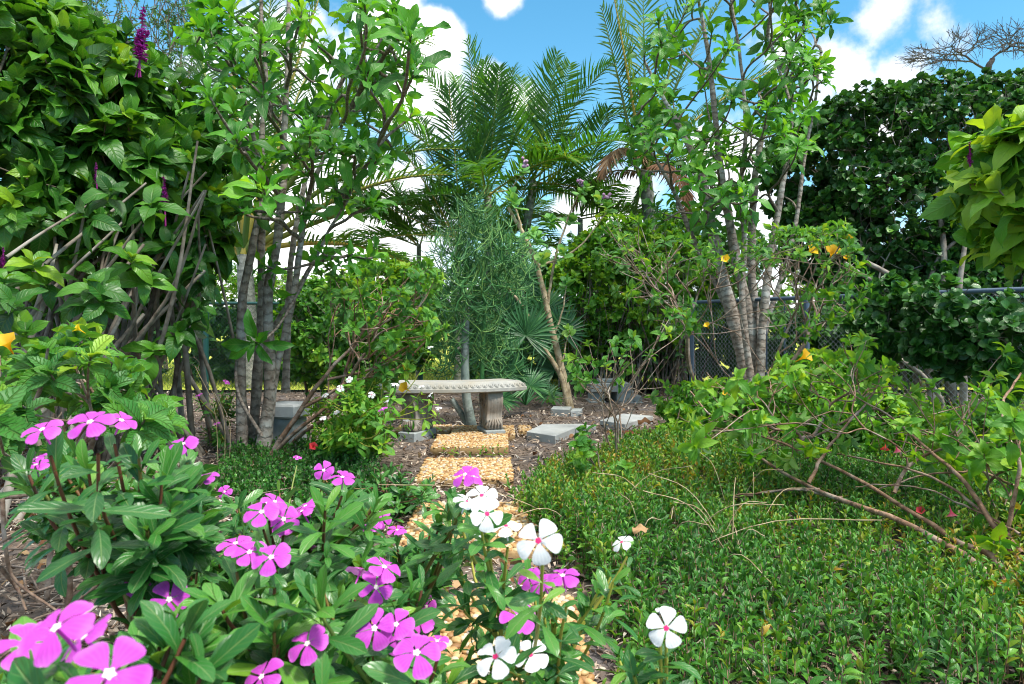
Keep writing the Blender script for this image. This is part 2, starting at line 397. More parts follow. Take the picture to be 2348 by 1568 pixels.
M['tanstem'] = bark_mat('tan_stem', (.33, .24, .13), (.58, .48, .32), 50, .7, 30)
M['bluestem'] = bark_mat('blue_grey_stem', (.14, .18, .17), (.33, .38, .36), 25, .7, 24, (.2, .26, .22))
M['palmtrunk'] = bark_mat('palm_trunk', (.15, .16, .13), (.42, .42, .36), 55, .7, 14)
M['palmstalk'] = ramp_mat('palm_stalk', [(0, (.07, .16, .03)), (.6, (.2, .25, .05)), (1, (.45, .3, .04))], .5, .4)
M['bare'] = bark_mat('bare_twig', (.03, .028, .03), (.11, .1, .1), 0, .9, 20)
M['concrete'] = stone_mat('bench_concrete', (.30, .305, .29), (.47, .46, .43), 14, (.3, .27, .21))
M['leg'] = stone_mat('leg_concrete', (.22, .175, .135), (.42, .35, .28), 16, (.29, .29, .27))
M['slab'] = stone_mat('grey_slab', (.36, .38, .39), (.5, .52, .52), 9, (.33, .34, .33), bump=.25)
M['block'] = stone_mat('cinder_block', (.27, .3, .31), (.42, .45, .45), 12, (.2, .22, .2), bump=.6)
M['matrix'] = stone_mat('paver_matrix', (.2, .12, .05), (.36, .24, .11), 40, None)
M['pebble'] = ramp_mat('pebbles', [(0, (.2, .1, .04)), (.2, (.36, .19, .065)), (.5, (.48, .31, .13)), (.75, (.54, .4, .2)), (.9, (.58, .5, .36)), (1, (.34, .31, .28))], .55, .4, 160, .25)
M['chip'] = ramp_mat('mulch_chip', [(0, (.06, .042, .032)), (.3, (.19, .135, .1)), (.65, (.38, .3, .23)), (.9, (.54, .46, .38)), (1, (.62, .57, .5))], .8, .2)
M['dead'] = ramp_mat('dead_leaf', [(0, (.13, .055, .025)), (.5, (.28, .13, .05)), (1, (.46, .31, .16))], .65, .3, trans=.15)
M['green_metal'] = ramp_mat('green_vinyl', [(0, (.008, .06, .055)), (1, (.012, .075, .065))], .4, .5)
M['wire'] = ramp_mat('green_wire', [(0, (.02, .05, .045)), (1, (.04, .08, .07))], .45, .5)
M['blue_metal'] = ramp_mat('grey_blue_steel', [(0, (.07, .11, .17)), (1, (.1, .15, .22))], .4, .5)
M['galv'] = ramp_mat('galvanised_wire', [(0, (.22, .27, .3)), (1, (.36, .42, .45))], .4, .5)
def ground_mat():
    n = NT('mulch_soil'); a = n.noise(3, 5); b = n.noise(28, 5); c = n.noise(140, 3)
    col = n.ramp(b, [(.25, (.07, .055, .046)), (.5, (.16, .125, .1)), (.75, (.3, .235, .185))])
    col = n.mix(n.math('MULTIPLY', n.math('SUBTRACT', a, .47, clamp=True), 4, clamp=True), col, (.13, .125, .135))
    col = n.mix(n.math('MULTIPLY', c, .5), col, n.mix(1, col, (.4, .4, .4), 'MULTIPLY'))
    h = n.math('ADD', b, n.math('MULTIPLY', c, .5)); return n.done(n.principled(col, .95, .15, n.bump(h, .5, .02)))
M['soil'] = ground_mat()
def lawn_mat():
    n = NT('lawn'); a = n.noise(.6, 4); b = n.noise(14, 4)
    col = n.ramp(n.math('ADD', n.math('MULTIPLY', a, .6), n.math('MULTIPLY', b, .4)), [(.3, (.22, .3, .035)), (.55, (.4, .44, .07)), (.75, (.5, .46, .15))])
    return n.done(n.principled(col, .9, .1, n.bump(b, .6, .05)))
M['lawn'] = lawn_mat()
# ---- camera, light, sky ---------------------------------------------------------------------------
cam = bpy.data.cameras.new('camera'); co = bpy.data.objects.new('camera', cam); COL.objects.link(co); S.camera = co
cam.sensor_width = 36; cam.lens = FPX / 2347 * 36; cam.clip_start = .02; cam.clip_end = 5000
co.location = (0, 0, CAMH); co.rotation_euler = (R(90), 0, 0); cam.shift_y = -(784 - HOR) / 2347
cam.dof.use_dof = True; cam.dof.focus_distance = 3.0; cam.dof.aperture_fstop = 10
S.view_settings.view_transform = 'Standard'; S.view_settings.look = 'None'; S.view_settings.exposure = EXPOSURE; S.view_settings.gamma = 1
S.cycles.use_denoising = True; S.cycles.max_bounces = 10; S.cycles.transparent_max_bounces = 8
S.cycles.diffuse_bounces = 5; S.cycles.glossy_bounces = 3; S.cycles.transmission_bounces = 6; S.cycles.caustics_reflective = False; S.cycles.caustics_refractive = False
S.cycles.sample_clamp_indirect = 6; S.cycles.filter_width = 1.05
SUND = nrm(np.array(SUN_FROM))
sl = bpy.data.lights.new('sun', 'SUN'); sl.energy = SUN_E; sl.angle = R(SUN_ANG); sl.color = (1, .95, .86)
so = bpy.data.objects.new('sun', sl); COL.objects.link(so)
so.rotation_euler = Vector(SUND).to_track_quat('Z', 'Y').to_euler(); so.location = (0, 0, 20)
w = bpy.data.worlds.new('World'); S.world = w; w.use_nodes = True; t = w.node_tree; t.nodes.clear()
class WN(NT):
    def __init__(s): s.t = t; s.out = t.nodes.new('ShaderNodeOutputWorld')
W = WN()
sky = W.n('TexSky', sky_type='NISHITA', sun_disc=False); sky.sun_elevation = math.asin(SUND[2]); sky.sun_rotation = math.atan2(SUND[0], SUND[1])
sky.air_density = 1.0; sky.dust_density = .3; sky.ozone_density = 2.5; sky.altitude = 0
dirv = W.n('TexCoord').outputs['Generated']
sp = W.n('SeparateXYZ'); W.l(dirv, sp.inputs[0])
wn = W.n('TexNoise'); wn.inputs['Scale'].default_value = 9; wn.inputs['Detail'].default_value = 8; wn.inputs['Roughness'].default_value = .58
W.l(dirv, wn.inputs['Vector'])
w2 = W.n('TexNoise'); w2.inputs['Scale'].default_value = 2.6; w2.inputs['Detail'].default_value = 7; W.l(dirv, w2.inputs['Vector'])
def blob(u, v, r, k=1.0):
    c = nrm(P(u, v, 1) - np.array([0, 0, CAMH]))
    vs = W.n('VectorMath', operation='DISTANCE'); W.l(dirv, vs.inputs[0]); vs.inputs[1].default_value = [float(x) for x in c]
    return W.math('MULTIPLY', W.math('SUBTRACT', 1, W.math('DIVIDE', vs.outputs['Value'], r / FPX * .95), clamp=True), k)
cl = None
for b in ((985, 110, 125, 1.4), (940, 190, 150, 1.4), (1010, 230, 140, 1.2), (1130, 200, 90, 1.1), (1200, 235, 80, .9), (1150, -10, 85, .8), (920, -10, 110, .8), (870, 60, 120, .8),
          (2010, 60, 120, .62), (1930, 165, 150, .75), (2060, 165, 120, .7), (2150, 60, 110, .5), (1880, 215, 110, .7), (1790, 120, 120, .5),
          (420, 190, 190, .6), (560, 350, 260, .8), (1430, 430, 200, .7), (1650, 420, 200, .7), (800, 500, 300, 1.0), (2000, 330, 170, .6), (680, 120, 200, .8)):
    x = blob(*b); cl = x if cl is None else W.math('MAXIMUM', cl, x)
nn = W.math('ADD', W.math('MULTIPLY', W.math('SUBTRACT', wn.outputs['Fac'], .5), 1.5), W.math('MULTIPLY', W.math('SUBTRACT', w2.outputs['Fac'], .56), .9))
hz = W.math('MULTIPLY', W.math('SUBTRACT', .2, sp.outputs[2]), 3.4)
hz = W.math('MAXIMUM', hz, 0)
over = W.math('MULTIPLY', W.math('SUBTRACT', sp.outputs[2], .46, clamp=True), 3.2)  # unseen cloud cover overhead, added to raise the ambient fill
dens = W.math('ADD', W.math('ADD', W.math('ADD', cl, hz), over), nn)
dn = W.ramp(dens, [(.16, (0, 0, 0)), (.5, (1, 1, 1))], 'EASE')
shade = W.ramp(W.math('ADD', dens, W.math('MULTIPLY', W.math('SUBTRACT', w2.outputs['Fac'], .5), 1.4)), [(.2, CLOUD_A), (.9, CLOUD_B)])
hs = W.n('HueSaturation'); hs.inputs['Saturation'].default_value = SKY_SAT; hs.inputs['Value'].default_value = SKY_VAL; hs.inputs['Hue'].default_value = SKY_HUE
W.l(sky.outputs[0], hs.inputs['Color'])
bg = W.n('Background'); bg.inputs['Strength'].default_value = SKY_STR
W.l(W.mix(dn, hs.outputs[0], shade), bg.inputs[0]); W.l(bg.outputs[0], W.out.inputs[0])
# ---- ground ---------------------------------------------------------------------------------------
def sheet(xs, ys, z, bumpy=0.):
    mb = MB(); X, Y = np.meshgrid(xs, ys); nz = np.zeros_like(X)
    if bumpy:
        for k in range(14):
            a = rng.uniform(.6, 5, 2) * rng.choice([-1, 1], 2); nz += np.sin(X * a[0] + Y * a[1] + rng.random() * 6) * bumpy / (1 + .3 * np.abs(a).sum())
    V = np.stack([X, Y, z + nz], -1).reshape(-1, 3); nx = len(xs)
    i = (np.arange(len(ys) - 1)[:, None] * nx + np.arange(nx - 1)[None]).ravel()
    mb.add(V, np.stack([i, i + 1, i + nx + 1, i + nx], 1)); return mb
xs = np.concatenate([[-2500, -300, -60, -20], np.linspace(-8, 8, 120), [20, 60, 300, 2500]])
ys = np.concatenate([[-300, -40, -8], np.linspace(-2, 12, 110), [30, 100, 500, 3000]])
tag(sheet(xs, ys, -.012, .004).build('ground', M['soil']), kind='structure')
tag(sheet(np.linspace(-60, 60, 40), np.concatenate([np.linspace(9.3, 30, 20), [60, 150, 900]]), .03).build('lawn', M['lawn']), kind='structure')
# mulch chips over the visible beds
def in_frame(n, d0, d1, pad=60):
    d = 1 / rng.uniform(1 / d1, 1 / d0, n) if True else 0
    u = rng.uniform(-pad, 2347 + pad, n); return np.stack([(u - CX) * d / FPX, d, np.zeros(n)], 1)
PAVERS = []        # filled before chips are laid
def pebble_paver(label, x0, x1, y0, y1, rz=0, size=.012, top=.035, dens=1.0, pile=True):
    cx, cy = (x0 + x1) / 2, (y0 + y1) / 2; o = thing('pebble_paver', label, 'paver', (cx, cy, 0), 'pebble stepping pavers of the path')
    mb = MB(); boxmesh(mb, (cx, cy, -.02), x1 - x0, y1 - y0, .02 + top - size * .35, rz, .5, .006); mb.build('slab', M['matrix'], o)
    pb = MB(); ico = ICO if size > .009 else ICOS
    n = int((x1 - x0) * (y1 - y0) / (size * size * 2.0) * dens)
    gx = max(2, int(math.sqrt(n * (x1 - x0) / (y1 - y0)))); gy = max(2, n // gx)
    X, Y = np.meshgrid((np.arange(gx) + .5) / gx, (np.arange(gy) + .5) / gy)
    X = X + (np.arange(gy)[:, None] % 2) * .5 / gx
    px = x0 + .006 + (np.clip(X.ravel() + rng.normal(0, .28, gx * gy) / gx, 0, 1)) * (x1 - x0 - .012) - cx; py = y0 + .006 + np.clip(Y.ravel() + rng.normal(0, .28, gx * gy) / gy, 0, 1) * (y1 - y0 - .012) - cy
    c, s = math.cos(rz), math.sin(rz); n = len(px)
    pos = np.stack([cx + px * c - py * s, cy + px * s + py * c, np.full(n, top - size * .3) + rng.uniform(-.2, .3, n) * size], 1)
    sc = np.stack([rng.uniform(.75, 1.35, n), rng.uniform(.6, 1.0, n), rng.uniform(.5, .75, n)], 1) * size
    a = rng.random(n) * 6.28; ca, sa = np.cos(a)[:, None], np.sin(a)[:, None]
    v = ico[0][None] * sc[:, None]; m = len(ico[0])
    V = np.stack([v[..., 0] * ca - v[..., 1] * sa, v[..., 0] * sa + v[..., 1] * ca, v[..., 2]], -1) + pos[:, None]
    pb.add(V.reshape(-1, 3), None, (ico[1][None] + (np.arange(n) * m)[:, None, None]).reshape(-1, 3), np.repeat(rng.random(n), m))
    pb.build('pebble_surface', M['pebble'], o); PAVERS.append((x0, x1, y0, y1)); return o
def ico(sub):
    import bmesh
    b = bmesh.new(); bmesh.ops.create_icosphere(b, subdivisions=sub, radius=1)
    v = np.array([x.co[:] for x in b.verts]); f = np.array([[q.index for q in p.verts] for p in b.faces]); b.free(); return v, f
ICO, ICOS = ico(2), ico(1)
pebble_paver('nearest large pebble paver, its stones big and clear under the bottom white vinca flowers', -.42, .2, 1.35, 2.2, 0, .0135)
pebble_paver('pebble paver half hidden behind the white vinca, second from the camera', -.46, .15, 2.62, 3.36, .02, .013)
pebble_paver('wide pale pebble paver two steps in front of the bench', -.56, .0, 3.85, 4.48, .03, .012)
pebble_paver('narrow golden pebble paver just in front of the bench leg', -.58, -.03, 4.78, 5.34, .02, .012, .05)
pebble_paver('shaded pebble paver lying under the bench between its legs', -.5, .02, 5.42, 5.95, .02, .011)
pebble_paver('shaded pebble paver at the left end of the row, beside the left bench leg', -.98, -.52, 5.6, 5.98, .02, .011)
pebble_paver('small piece of pebble paver showing to the right of the bench leg', .05, .16, 5.6, 5.95, .02, .011)
# grey concrete slabs
def slab(label, pts, z0, z1, mat='slab'):
    """a paving slab from its four top corners"""
    p = np.asarray(pts, float)[:, :2]; c = p.mean(0); o = None; mb = MB(); V = []
    for z, ins in ((z0, 0), (z1 - .004, 0), (z1, .005)):
        for q in p: V.append([*(q + (c - q) / np.linalg.norm(c - q) * ins), z])
    q = [(i * 4 + j, i * 4 + (j + 1) % 4, (i + 1) * 4 + (j + 1) % 4, (i + 1) * 4 + j) for i in range(2) for j in range(4)] + [(8, 9, 10, 11), (3, 2, 1, 0)]
    mb.add(np.array(V) - [*c, 0], q, None, rng.random())
    o = mb.build('paving_slab', M[mat], None, False); o.location = (*c, 0); return tag(o, label, 'paving slab', 'grey concrete slabs on the mulch')
def pt(u, v, z): d = (CAMH - z) * FPX / (v - HOR); return P(u, v, d)
SL = .055
slab('thick grey concrete slab lying nearest right of the bench with its front edge facing us', [pt(1207, 989, SL), pt(1272, 999, SL), pt(1318, 980, SL), pt(1243, 972, SL)], -.03, SL)
slab('grey slab behind and touching the thick one right of the bench, half overlapped', [pt(1320, 981, SL - .002), pt(1366, 976, SL - .002), pt(1332, 970, SL - .002), pt(1247, 971, SL - .002)], -.03, SL - .006)
slab('pale grey slab farther back on the mulch in front of the block stack', [pt(1375, 963, SL), pt(1432, 972, SL), pt(1497, 953, SL), pt(1428, 948, SL)], -.03, SL)
slab('small grey slab at the edge of the ground cover with a rusty plate behind', [pt(1440, 1003, SL), pt(1497, 1010, SL), pt(1502, 995, SL), pt(1470, 994, SL)], -.02, SL)
slab('grey slab partly buried under the bare sapling, nearest of the slabs', [pt(1392, 1024, .04), pt(1440, 1030, .04), pt(1462, 1012, .04), pt(1415, 1010, .04)], -.03, .04)
slab('low grey slab at the foot of the milkweed tree', [pt(1262, 937, .05), pt(1305, 939, .05), pt(1310, 932, .05), pt(1268, 931, .05)], -.03, .05, 'block')
slab('short grey slab wedged on the right of the milkweed trunk', [pt(1308, 942, .04), pt(1332, 941, .04), pt(1335, 936, .04), pt(1312, 936, .04)], -.03, .04, 'block')
mb = MB(); boxmesh(mb, (*pt(1468, 990, .03)[:2], .0), .3, .16, .035, .25, .2, .004); tag(mb.build('metal_plate', ramp_mat('rusty_plate', [(0, (.16, .045, .02)), (1, (.24, .07, .03))], .7, .3, 60)), 'rusty brown flat plate behind the small grey slab', 'metal plate')
# block stack (a little seat of concrete blocks)
def block(label, u, v, d, sx, sy, sz, z, rz):
    mb = MB(); c = P(u, v, d); boxmesh(mb, (c[0], c[1], z), sx, sy, sz, rz, rng.random(), .006)
    return tag(mb.build('concrete_block', M['block'], None, False), label, 'concrete block', 'concrete blocks stacked by the hedge')
dB = 8.2
block('upright grey block carrying the left side of the block stack', 1366, 900, dB, .15, .3, .14, -.02, .05)
block('flat grey block under the left upright of the stack', 1365, 912, dB - .02, .2, .34, .05, -.035, .02)
block('upright grey block carrying the right side of the block stack', 1424, 900, dB, .2, .36, .14, .0, .12)
block('long grey block at the bottom right of the stack', 1433, 905, dB - .04, .36, .3, .07, -.07, .12)
block('low end block sticking out on the far right of the stack', 1452, 912, dB - .02, .15, .22, .10, -.03, .1)
block('wide slab block lying across the top of the block stack', 1394, 868, dB - .02, .48, .36, .1, .1225, .06)
block('small dark slab resting on top of the block stack', 1395, 862, dB + .05, .26, .2, .035, .225, .04)
# pedestal
pd = 4.95; pc = P(662, 950, pd)
o = thing('stone_pedestal', 'square grey concrete pedestal with a heavier cap behind the left multi-stemmed tree', 'pedestal', (pc[0], pc[1], 0))
mb = MB(); boxmesh(mb, (pc[0], pc[1], -.05), .185, .185, .29, R(-14), .45, .006); mb.build('shaft', M['block'], o, False)
mb = MB(); boxmesh(mb, (pc[0], pc[1], .242), .255, .255, .1, R(-14), .5, .014); mb.build('cap', M['slab'], o, False)
# ---- bench ----------------------------------------------------------------------------------------
BC = np.array([-.46, 5.52]); BR = R(11)
bench = thing('garden_bench', 'curved grey concrete garden bench with carved edge on two brown scroll legs', 'bench', (BC[0], BC[1], 0))
RM = 1.12; cR, sR = math.cos(BR), math.sin(BR)
def bw(a, r, z):       # polar round the centre of curvature (behind the seat) to world; a=0 faces the camera
    x = r * math.sin(a); y = RM - r * math.cos(a); return (BC[0] + x * cR - y * sR, BC[1] + x * sR + y * cR, z)
ha = R(27.5); NA = 33
mb = MB(); V = []
ZT = .452; prof = [(-.05, -.084), (-.014, -.082), (0, -.074), (0, -.05), (-.006, -.044), (-.03, -.01), (-.036, -.003), (-.046, 0)]
for ins, z in prof:
    ro, ri, aa = RM + .18 + ins, RM - .18 - ins, ha + ins / RM
    for i in range(NA): V.append(bw(-aa + 2 * aa * i / (NA - 1), ro - (.02 if i in (0, NA - 1) else 0), ZT + z))
    for i in range(NA): V.append(bw(aa - 2 * aa * i / (NA - 1), ri + (.02 if i in (0, NA - 1) else 0), ZT + z))
N2 = NA * 2
q = [(k * N2 + i, k * N2 + (i + 1) % N2, (k + 1) * N2 + (i + 1) % N2, (k + 1) * N2 + i) for k in range(len(prof) - 1) for i in range(N2)]
b0 = (len(prof) - 1) * N2
q += [(b0 + i, b0 + i + 1, b0 + N2 - 2 - i, b0 + N2 - 1 - i) for i in range(NA - 1)] + [(i + 1, i, N2 - 1 - i, N2 - 2 - i) for i in range(NA - 1)]
mb.add(V, q)
def ring(mb, c, ax, ay, rx, ry, rad, a0=0, a1=6.2832, n=14, turns=None):
    pts = []
    for i in range(n):
        f = i / (n - 1); a = a0 + (a1 - a0) * f; k = 1 if turns is None else 1 - turns * f
        pts.append(np.asarray(c) + np.asarray(ax) * rx * k * math.cos(a) + np.asarray(ay) * ry * k * math.sin(a))
    tube(mb, pts, rad, 5)
for i in range(24):        # egg moulding on the sloping band
    a = -ha * .93 + 2 * ha * .93 * i / 23; c = np.array(bw(a, RM + .18 - .017, ZT - .026))
    tx = nrm(np.array(bw(a + .01, RM + .164, ZT)) - np.array(bw(a, RM + .164, ZT))); nr = nrm(np.array(bw(a, RM + .2, 0)) - np.array(bw(a, RM, 0)))
    sl_ = nrm(nr * .022 - UP * .031); nn_ = nrm(np.cross(tx, sl_)); nn_ = nn_ if nn_[2] > 0 else -nn_
    v = ICOS[0]; mb.add(c + v[:, :1] * tx * .011 + v[:, 1:2] * sl_ * .016 + v[:, 2:] * nn_ * .006, None, ICOS[1])
    ring(mb, c + nn_ * .001, tx, sl_, .0185, .02, .003, math.pi * -.15, math.pi * 1.15, 9)
mb.build('seat', M['concrete'], bench, False)
for sgn in (-1, 1):
    a = sgn * R(15.5)
    c = np.array(bw(a, RM, 0)); la = R(27) if sgn < 0 else R(-17); fw = np.array([-math.sin(la), -math.cos(la), 0]); sd = np.array([-fw[1], fw[0], 0])
    fz = [(.062, .108), (.07, .122), (.085, .128), (.1, .122), (.115, .112), (.13, .118), (.145, .112), (.165, .1), (.2, .108), (.24, .122), (.28, .136), (.31, .142), (.34, .138), (.36, .126), (.374, .115)]
    mb = MB(); V = []; nx = 13; hw = .066
    for side in (1, -1):
        for z, y in (fz if side == 1 else fz[::-1]):
            for j in range(nx):
                f = j / (nx - 1) * 2 - 1; fl = .005 * math.cos(f * 3.14159 * 5) if abs(f) < .95 else -.002
                V.append(c + fw * (side * (y + fl)) + sd * (f * hw) + UP * z)
    V = np.array(V); rows = len(fz) * 2
    q = [(r * nx + j, ((r + 1) % rows) * nx + j, ((r + 1) % rows) * nx + j + 1, r * nx + j + 1) for r in range(rows) for j in range(nx - 1)]
    nf = len(fz)
    for k in range(nf - 1):
        q += [(k * nx, (rows - 1 - k) * nx, (rows - 2 - k) * nx, (k + 1) * nx), (k * nx + nx - 1, (k + 1) * nx + nx - 1, (rows - 2 - k) * nx + nx - 1, (rows - 1 - k) * nx + nx - 1)]
    mb.add(V, q)
    for s2 in (-1, 1):      # scrolls on both broad faces
        e = c + sd * (s2 * (hw + .001))
        for yy, zz, rr in ((.062, .285, .06), (-.062, .285, .06), (.07, .105, .036), (-.07, .105, .036)):
            k = 1 if yy > 0 else -1
            ring(mb, e + fw * yy + UP * zz, fw * k, UP, rr, rr, .006, .4, 14, 34, .92)
        for yy in (-.045, 0, .045): tube(mb, [e + fw * (yy * 1.3) + UP * .09, e + fw * yy + UP * .16, e + fw * yy * .35 + UP * .25], [.007, .009, .004], 5)
    for k in range(5):      # acanthus at the foot of the front
        f = (k - 2) / 2; tube(mb, [c + fw * .128 + sd * f * .028 + UP * .15, c + fw * .14 + sd * f * .048 + UP * .115, c + fw * .128 + sd * f * .054 + UP * .075], [.006, .012, .006], 5)
    ring(mb, c + fw * .122 + UP * .145, sd, UP, .045, .025, .005, math.pi, 2 * math.pi, 10)
    leg = mb.build('leg', M['leg'], bench)
    mb = MB(); boxmesh(mb, (c[0], c[1], -.03), .165, .31, .093, math.atan2(-fw[0], fw[1]), .5, .008); mb.build('plinth', M['block'], leg, False)
# ---- fences ---------------------------------------------------------------------------------------
def chainlink(name, label, a, b, h, pitch, mw, mr, posts, rail=True, wr=.0022, pr=.028, extra=None):
    a = np.asarray(a, float); b = np.asarray(b, float); L = np.linalg.norm(b - a); dx = (b - a) / L
    o = thing(name, label, 'fence', (*a[:2], 0))
    n = int(L / pitch); nz = int(h / pitch); Z = np.arange(nz + 1) * pitch + .03
    off = np.cross(dx, UP) * .004; pts = []
    for i in range(n):
        zig = a + dx * (i * pitch)
        k = np.arange(nz + 1); x0 = (k % 2) * pitch
        pts.append(zig[None] + dx[None] * x0[:, None] + UP * Z[:, None] + off[None] * ((k % 2) * 2 - 1)[:, None])
        pts.append(zig[None] + dx[None] * (pitch * 2 - x0 - pitch)[:, None] + UP * Z[:, None] - off[None] * ((k % 2) * 2 - 1)[:, None])
    mb = MB(); pts = np.array(pts); add_tubes(mb, pts, np.full(pts.shape[:2], wr), 3); mb.build('wire_mesh', mw, o)
    for f, hh, r in posts:
        mb = MB(); p = a + dx * L * f; tube(mb, [p - UP * .05, p + UP * hh], [r, r], 12, .4)
        v = ICO[0] * r * 1.12; mb.add(v * [1, 1, .6] + p + UP * hh, None, ICO[1]); mb.build('post', mr, o)
    if rail:
        mb = MB(); tube(mb, [a + UP * (h + .02), (a + b) / 2 + UP * (h + .02), b + UP * (h + .02)], [.021] * 3, 10, .4); mb.build('top_rail', mr, o)
    if extra:
        for f, z0, z1 in extra:
            mb = MB(); p = a + dx * L * f + off; tube(mb, [p + UP * z0, p + UP * z1], [.009, .009], 6, .4); mb.build('bar', mr, o)
    return o
fl = P(-700, 747, 8.5); fr = P(1290, 747, 8.9)
LL = fr[0] - fl[0]
chainlink('chain_link_fence', 'green chain link fence with a green post in front of the sunlit lawn', (fl[0], 8.5, 0), (fr[0], 8.9, 0), 1.17, .052, M['wire'], M['green_metal'],
          [((P(457, 747, 8.55)[0] - fl[0]) / LL, 1.2, .036), ((P(-60, 747, 8.5)[0] - fl[0]) / LL, 1.2, .036), ((P(960, 747, 8.7)[0] - fl[0]) / LL, 1.2, .036)])
chainlink('fence_section', 'blue grey chain link panel with upright bars behind the twiggy shrub', (2.2, 8.45, 0), (3.02, 7.0, 0), 1.17, .055, M['galv'], M['blue_metal'],
          [(0.02, 1.19, .03), (1., 1.19, .03)], extra=[(.55, .5, 1.16), (.7, .1, 1.16), (.84, .1, 1.16)])
chainlink('chain_link_fence', 'pale steel chain link fence with its rail showing at the right edge beyond the hedge', (3.09, 6.9, 0), (5.2, 3.7, 0), 1.17, .055, M['galv'], M['blue_metal'],
          [(.12, .72, .03), (.5, 1.19, .03), (1., 1.19, .03)])
# ---- mulch chips and leaf litter ------------------------------------------------------------------
def free_of(p, m=.0):
    k = np.ones(len(p), bool)
    for x0, x1, y0, y1 in PAVERS: k &= ~((p[:, 0] > x0 - m) & (p[:, 0] < x1 + m) & (p[:, 1] > y0 - m) & (p[:, 1] < y1 + m))
    return k
def scatter_chips(n, d0, d1, l0, l1):
    p = in_frame(n, d0, d1); p = p[free_of(p)]; m = len(p); a = rng.random(m) * 6.28
    D = np.stack([np.cos(a), np.sin(a), rng.normal(0, .22, m)], 1); U = nrm(np.stack([rng.normal(0, .35, m), rng.normal(0, .35, m), np.ones(m)], 1))
    p[:, 2] = rng.uniform(.0, .022, m); L = rng.uniform(l0, l1, m); return p, D, U, L
chipT = [leaf('blade', .05, .5), leaf('dia', .3, .3), leaf('lance', .5, .6), leaf('blade', -.3, .2)]
mb = MB()
for n, d0, d1, l0, l1 in ((12000, 1.5, 3.2, .012, .05), (26000, 3.0, 6.5, .015, .06), (14000, 5.5, 9.5, .02, .07)):
    p, D, U, L = scatter_chips(n, d0, d1, l0, l1); add_leaves(mb, chipT, p, D, U, L, L * rng.uniform(.12, .42, len(L)), rng.random(len(L)) ** 1.25)
tag(mb.build('mulch_chips', M['chip']), kind='stuff')
mb = MB(); p, D, U, L = scatter_chips(900, 1.6, 9, .035, .075); kk = ~((p[:, 0] > .12) & (p[:, 1] < 4.2)); p, D, U, L = p[kk], D[kk], U[kk], L[kk]; p[:, 2] += .012
add_leaves(mb, [leaf('ellip', .5, .5, .3), leaf('ovate', -.5, .3, .4), leaf('ellip', .8, .2, .2)], p, D, U, L, L * .45, rng.random(len(L)))
tag(mb.build('leaf_litter', M['dead']), kind='stuff')
mb = MB(); n = 26000; p = np.stack([rng.uniform(-9, 2.5, n), rng.uniform(9.4, 16, n), np.full(n, .02)], 1)
D = nrm(np.stack([rng.normal(0, .3, n), rng.normal(0, .3, n), np.ones(n)], 1)); add_leaves(mb, [leaf('blade', .3, .2), leaf('blade', .7, .2)], p, D, rng.normal(0, 1, (n, 3)), rng.uniform(.05, .14, n), .012, rng.random(n))
tag(mb.build('lawn_grass', M['grass']), kind='stuff')
# ---- leaves of each kind --------------------------------------------------------------------------
PROF['broad'] = [(0, .06), (.1, .5), (.25, .88), (.45, 1), (.65, .92), (.82, .6), (.93, .24), (1, 0)]
T_fire = variants('broad', 5, (.25, 1.0), fold=.35, wave=.16, cup=.25)
T_plum = variants('spoon', 5, (.15, .95), fold=.35, wave=.35)
T_turn = variants('ellip', 4, (.15, .8), fold=.4, serr=.08, wave=.08)
T_bright = variants('ovate', 4, (.2, .7), fold=.3, wave=.1)
T_hedge = variants('round', 3, (.0, .4), fold=.3)
T_small = [leaf('dia', .2, .4), leaf('dia', .5, .2), leaf('ellip', .4, .3)]
T_crown = variants('round', 3, (.0, .35), fold=.45, cup=.3)
T_fill = variants('ellip', 3, (.1, .7), fold=.4)
T_cov = variants('lance', 4, (.1, .7), fold=.5)
T_vinca = variants('obov', 5, (.05, .6), fold=.32, wave=.07, cup=.2)
T_frond = [leaf('blade', .12, .5), leaf('blade', .3, .5), leaf('blade', .5, .4)]
T_stiff = [leaf('blade', .06, .5), leaf('blade', .2, .5)]
def loc0(base): return (base[0], base[1], 0)
FLM = {}
# ---- flowers --------------------------------------------------------------------------------------
def flower_mesh(kind, seed):
    key = (kind, seed)
    if key in FLM: return FLM[key]
    r = np.random.default_rng(seed * 7 + 1); mb = MB(); W_ = [(0.05, .05), (.2, .1), (.4, .24), (.6, .38), (.78, .45), (.9, .4), (.97, .27), (1., .12)]
    for k in range(5):
        a = k * 1.2566 + r.normal(0, .06); dr = r.uniform(.02, .3); sc = r.uniform(.92, 1.05); tw = r.uniform(.1, .25); cu = r.uniform(-.1, .25); V = []; L = []
        for t, wv in W_:
            for y in (-1, -.5, 0, .5, 1):
                x = t * sc; yy = y * wv * .92 + .05 * t; z = .1 * math.sin(t * 2.6) - dr * t * t + tw * yy * .5 - cu * yy * yy + .035 * math.sin(9 * t + y * 3 + seed)
                V.append((x * math.cos(a) - yy * math.sin(a), x * math.sin(a) + yy * math.cos(a), z)); L.append((t, y, 0))
        q = [(i * 5 + j, (i + 1) * 5 + j, (i + 1) * 5 + j + 1, i * 5 + j + 1) for i in range(len(W_) - 1) for j in range(4)]
        mb.add(np.array(V), q, None, r.random(), L)
    tube(mb, [(0, 0, -.02), (0, 0, -.5), (.03, 0, -1.0)], [.07, .06, .05], 6)
    FLM[key] = mb.mesh(kind + '_petals', M[kind], smooth=True); return FLM[key]
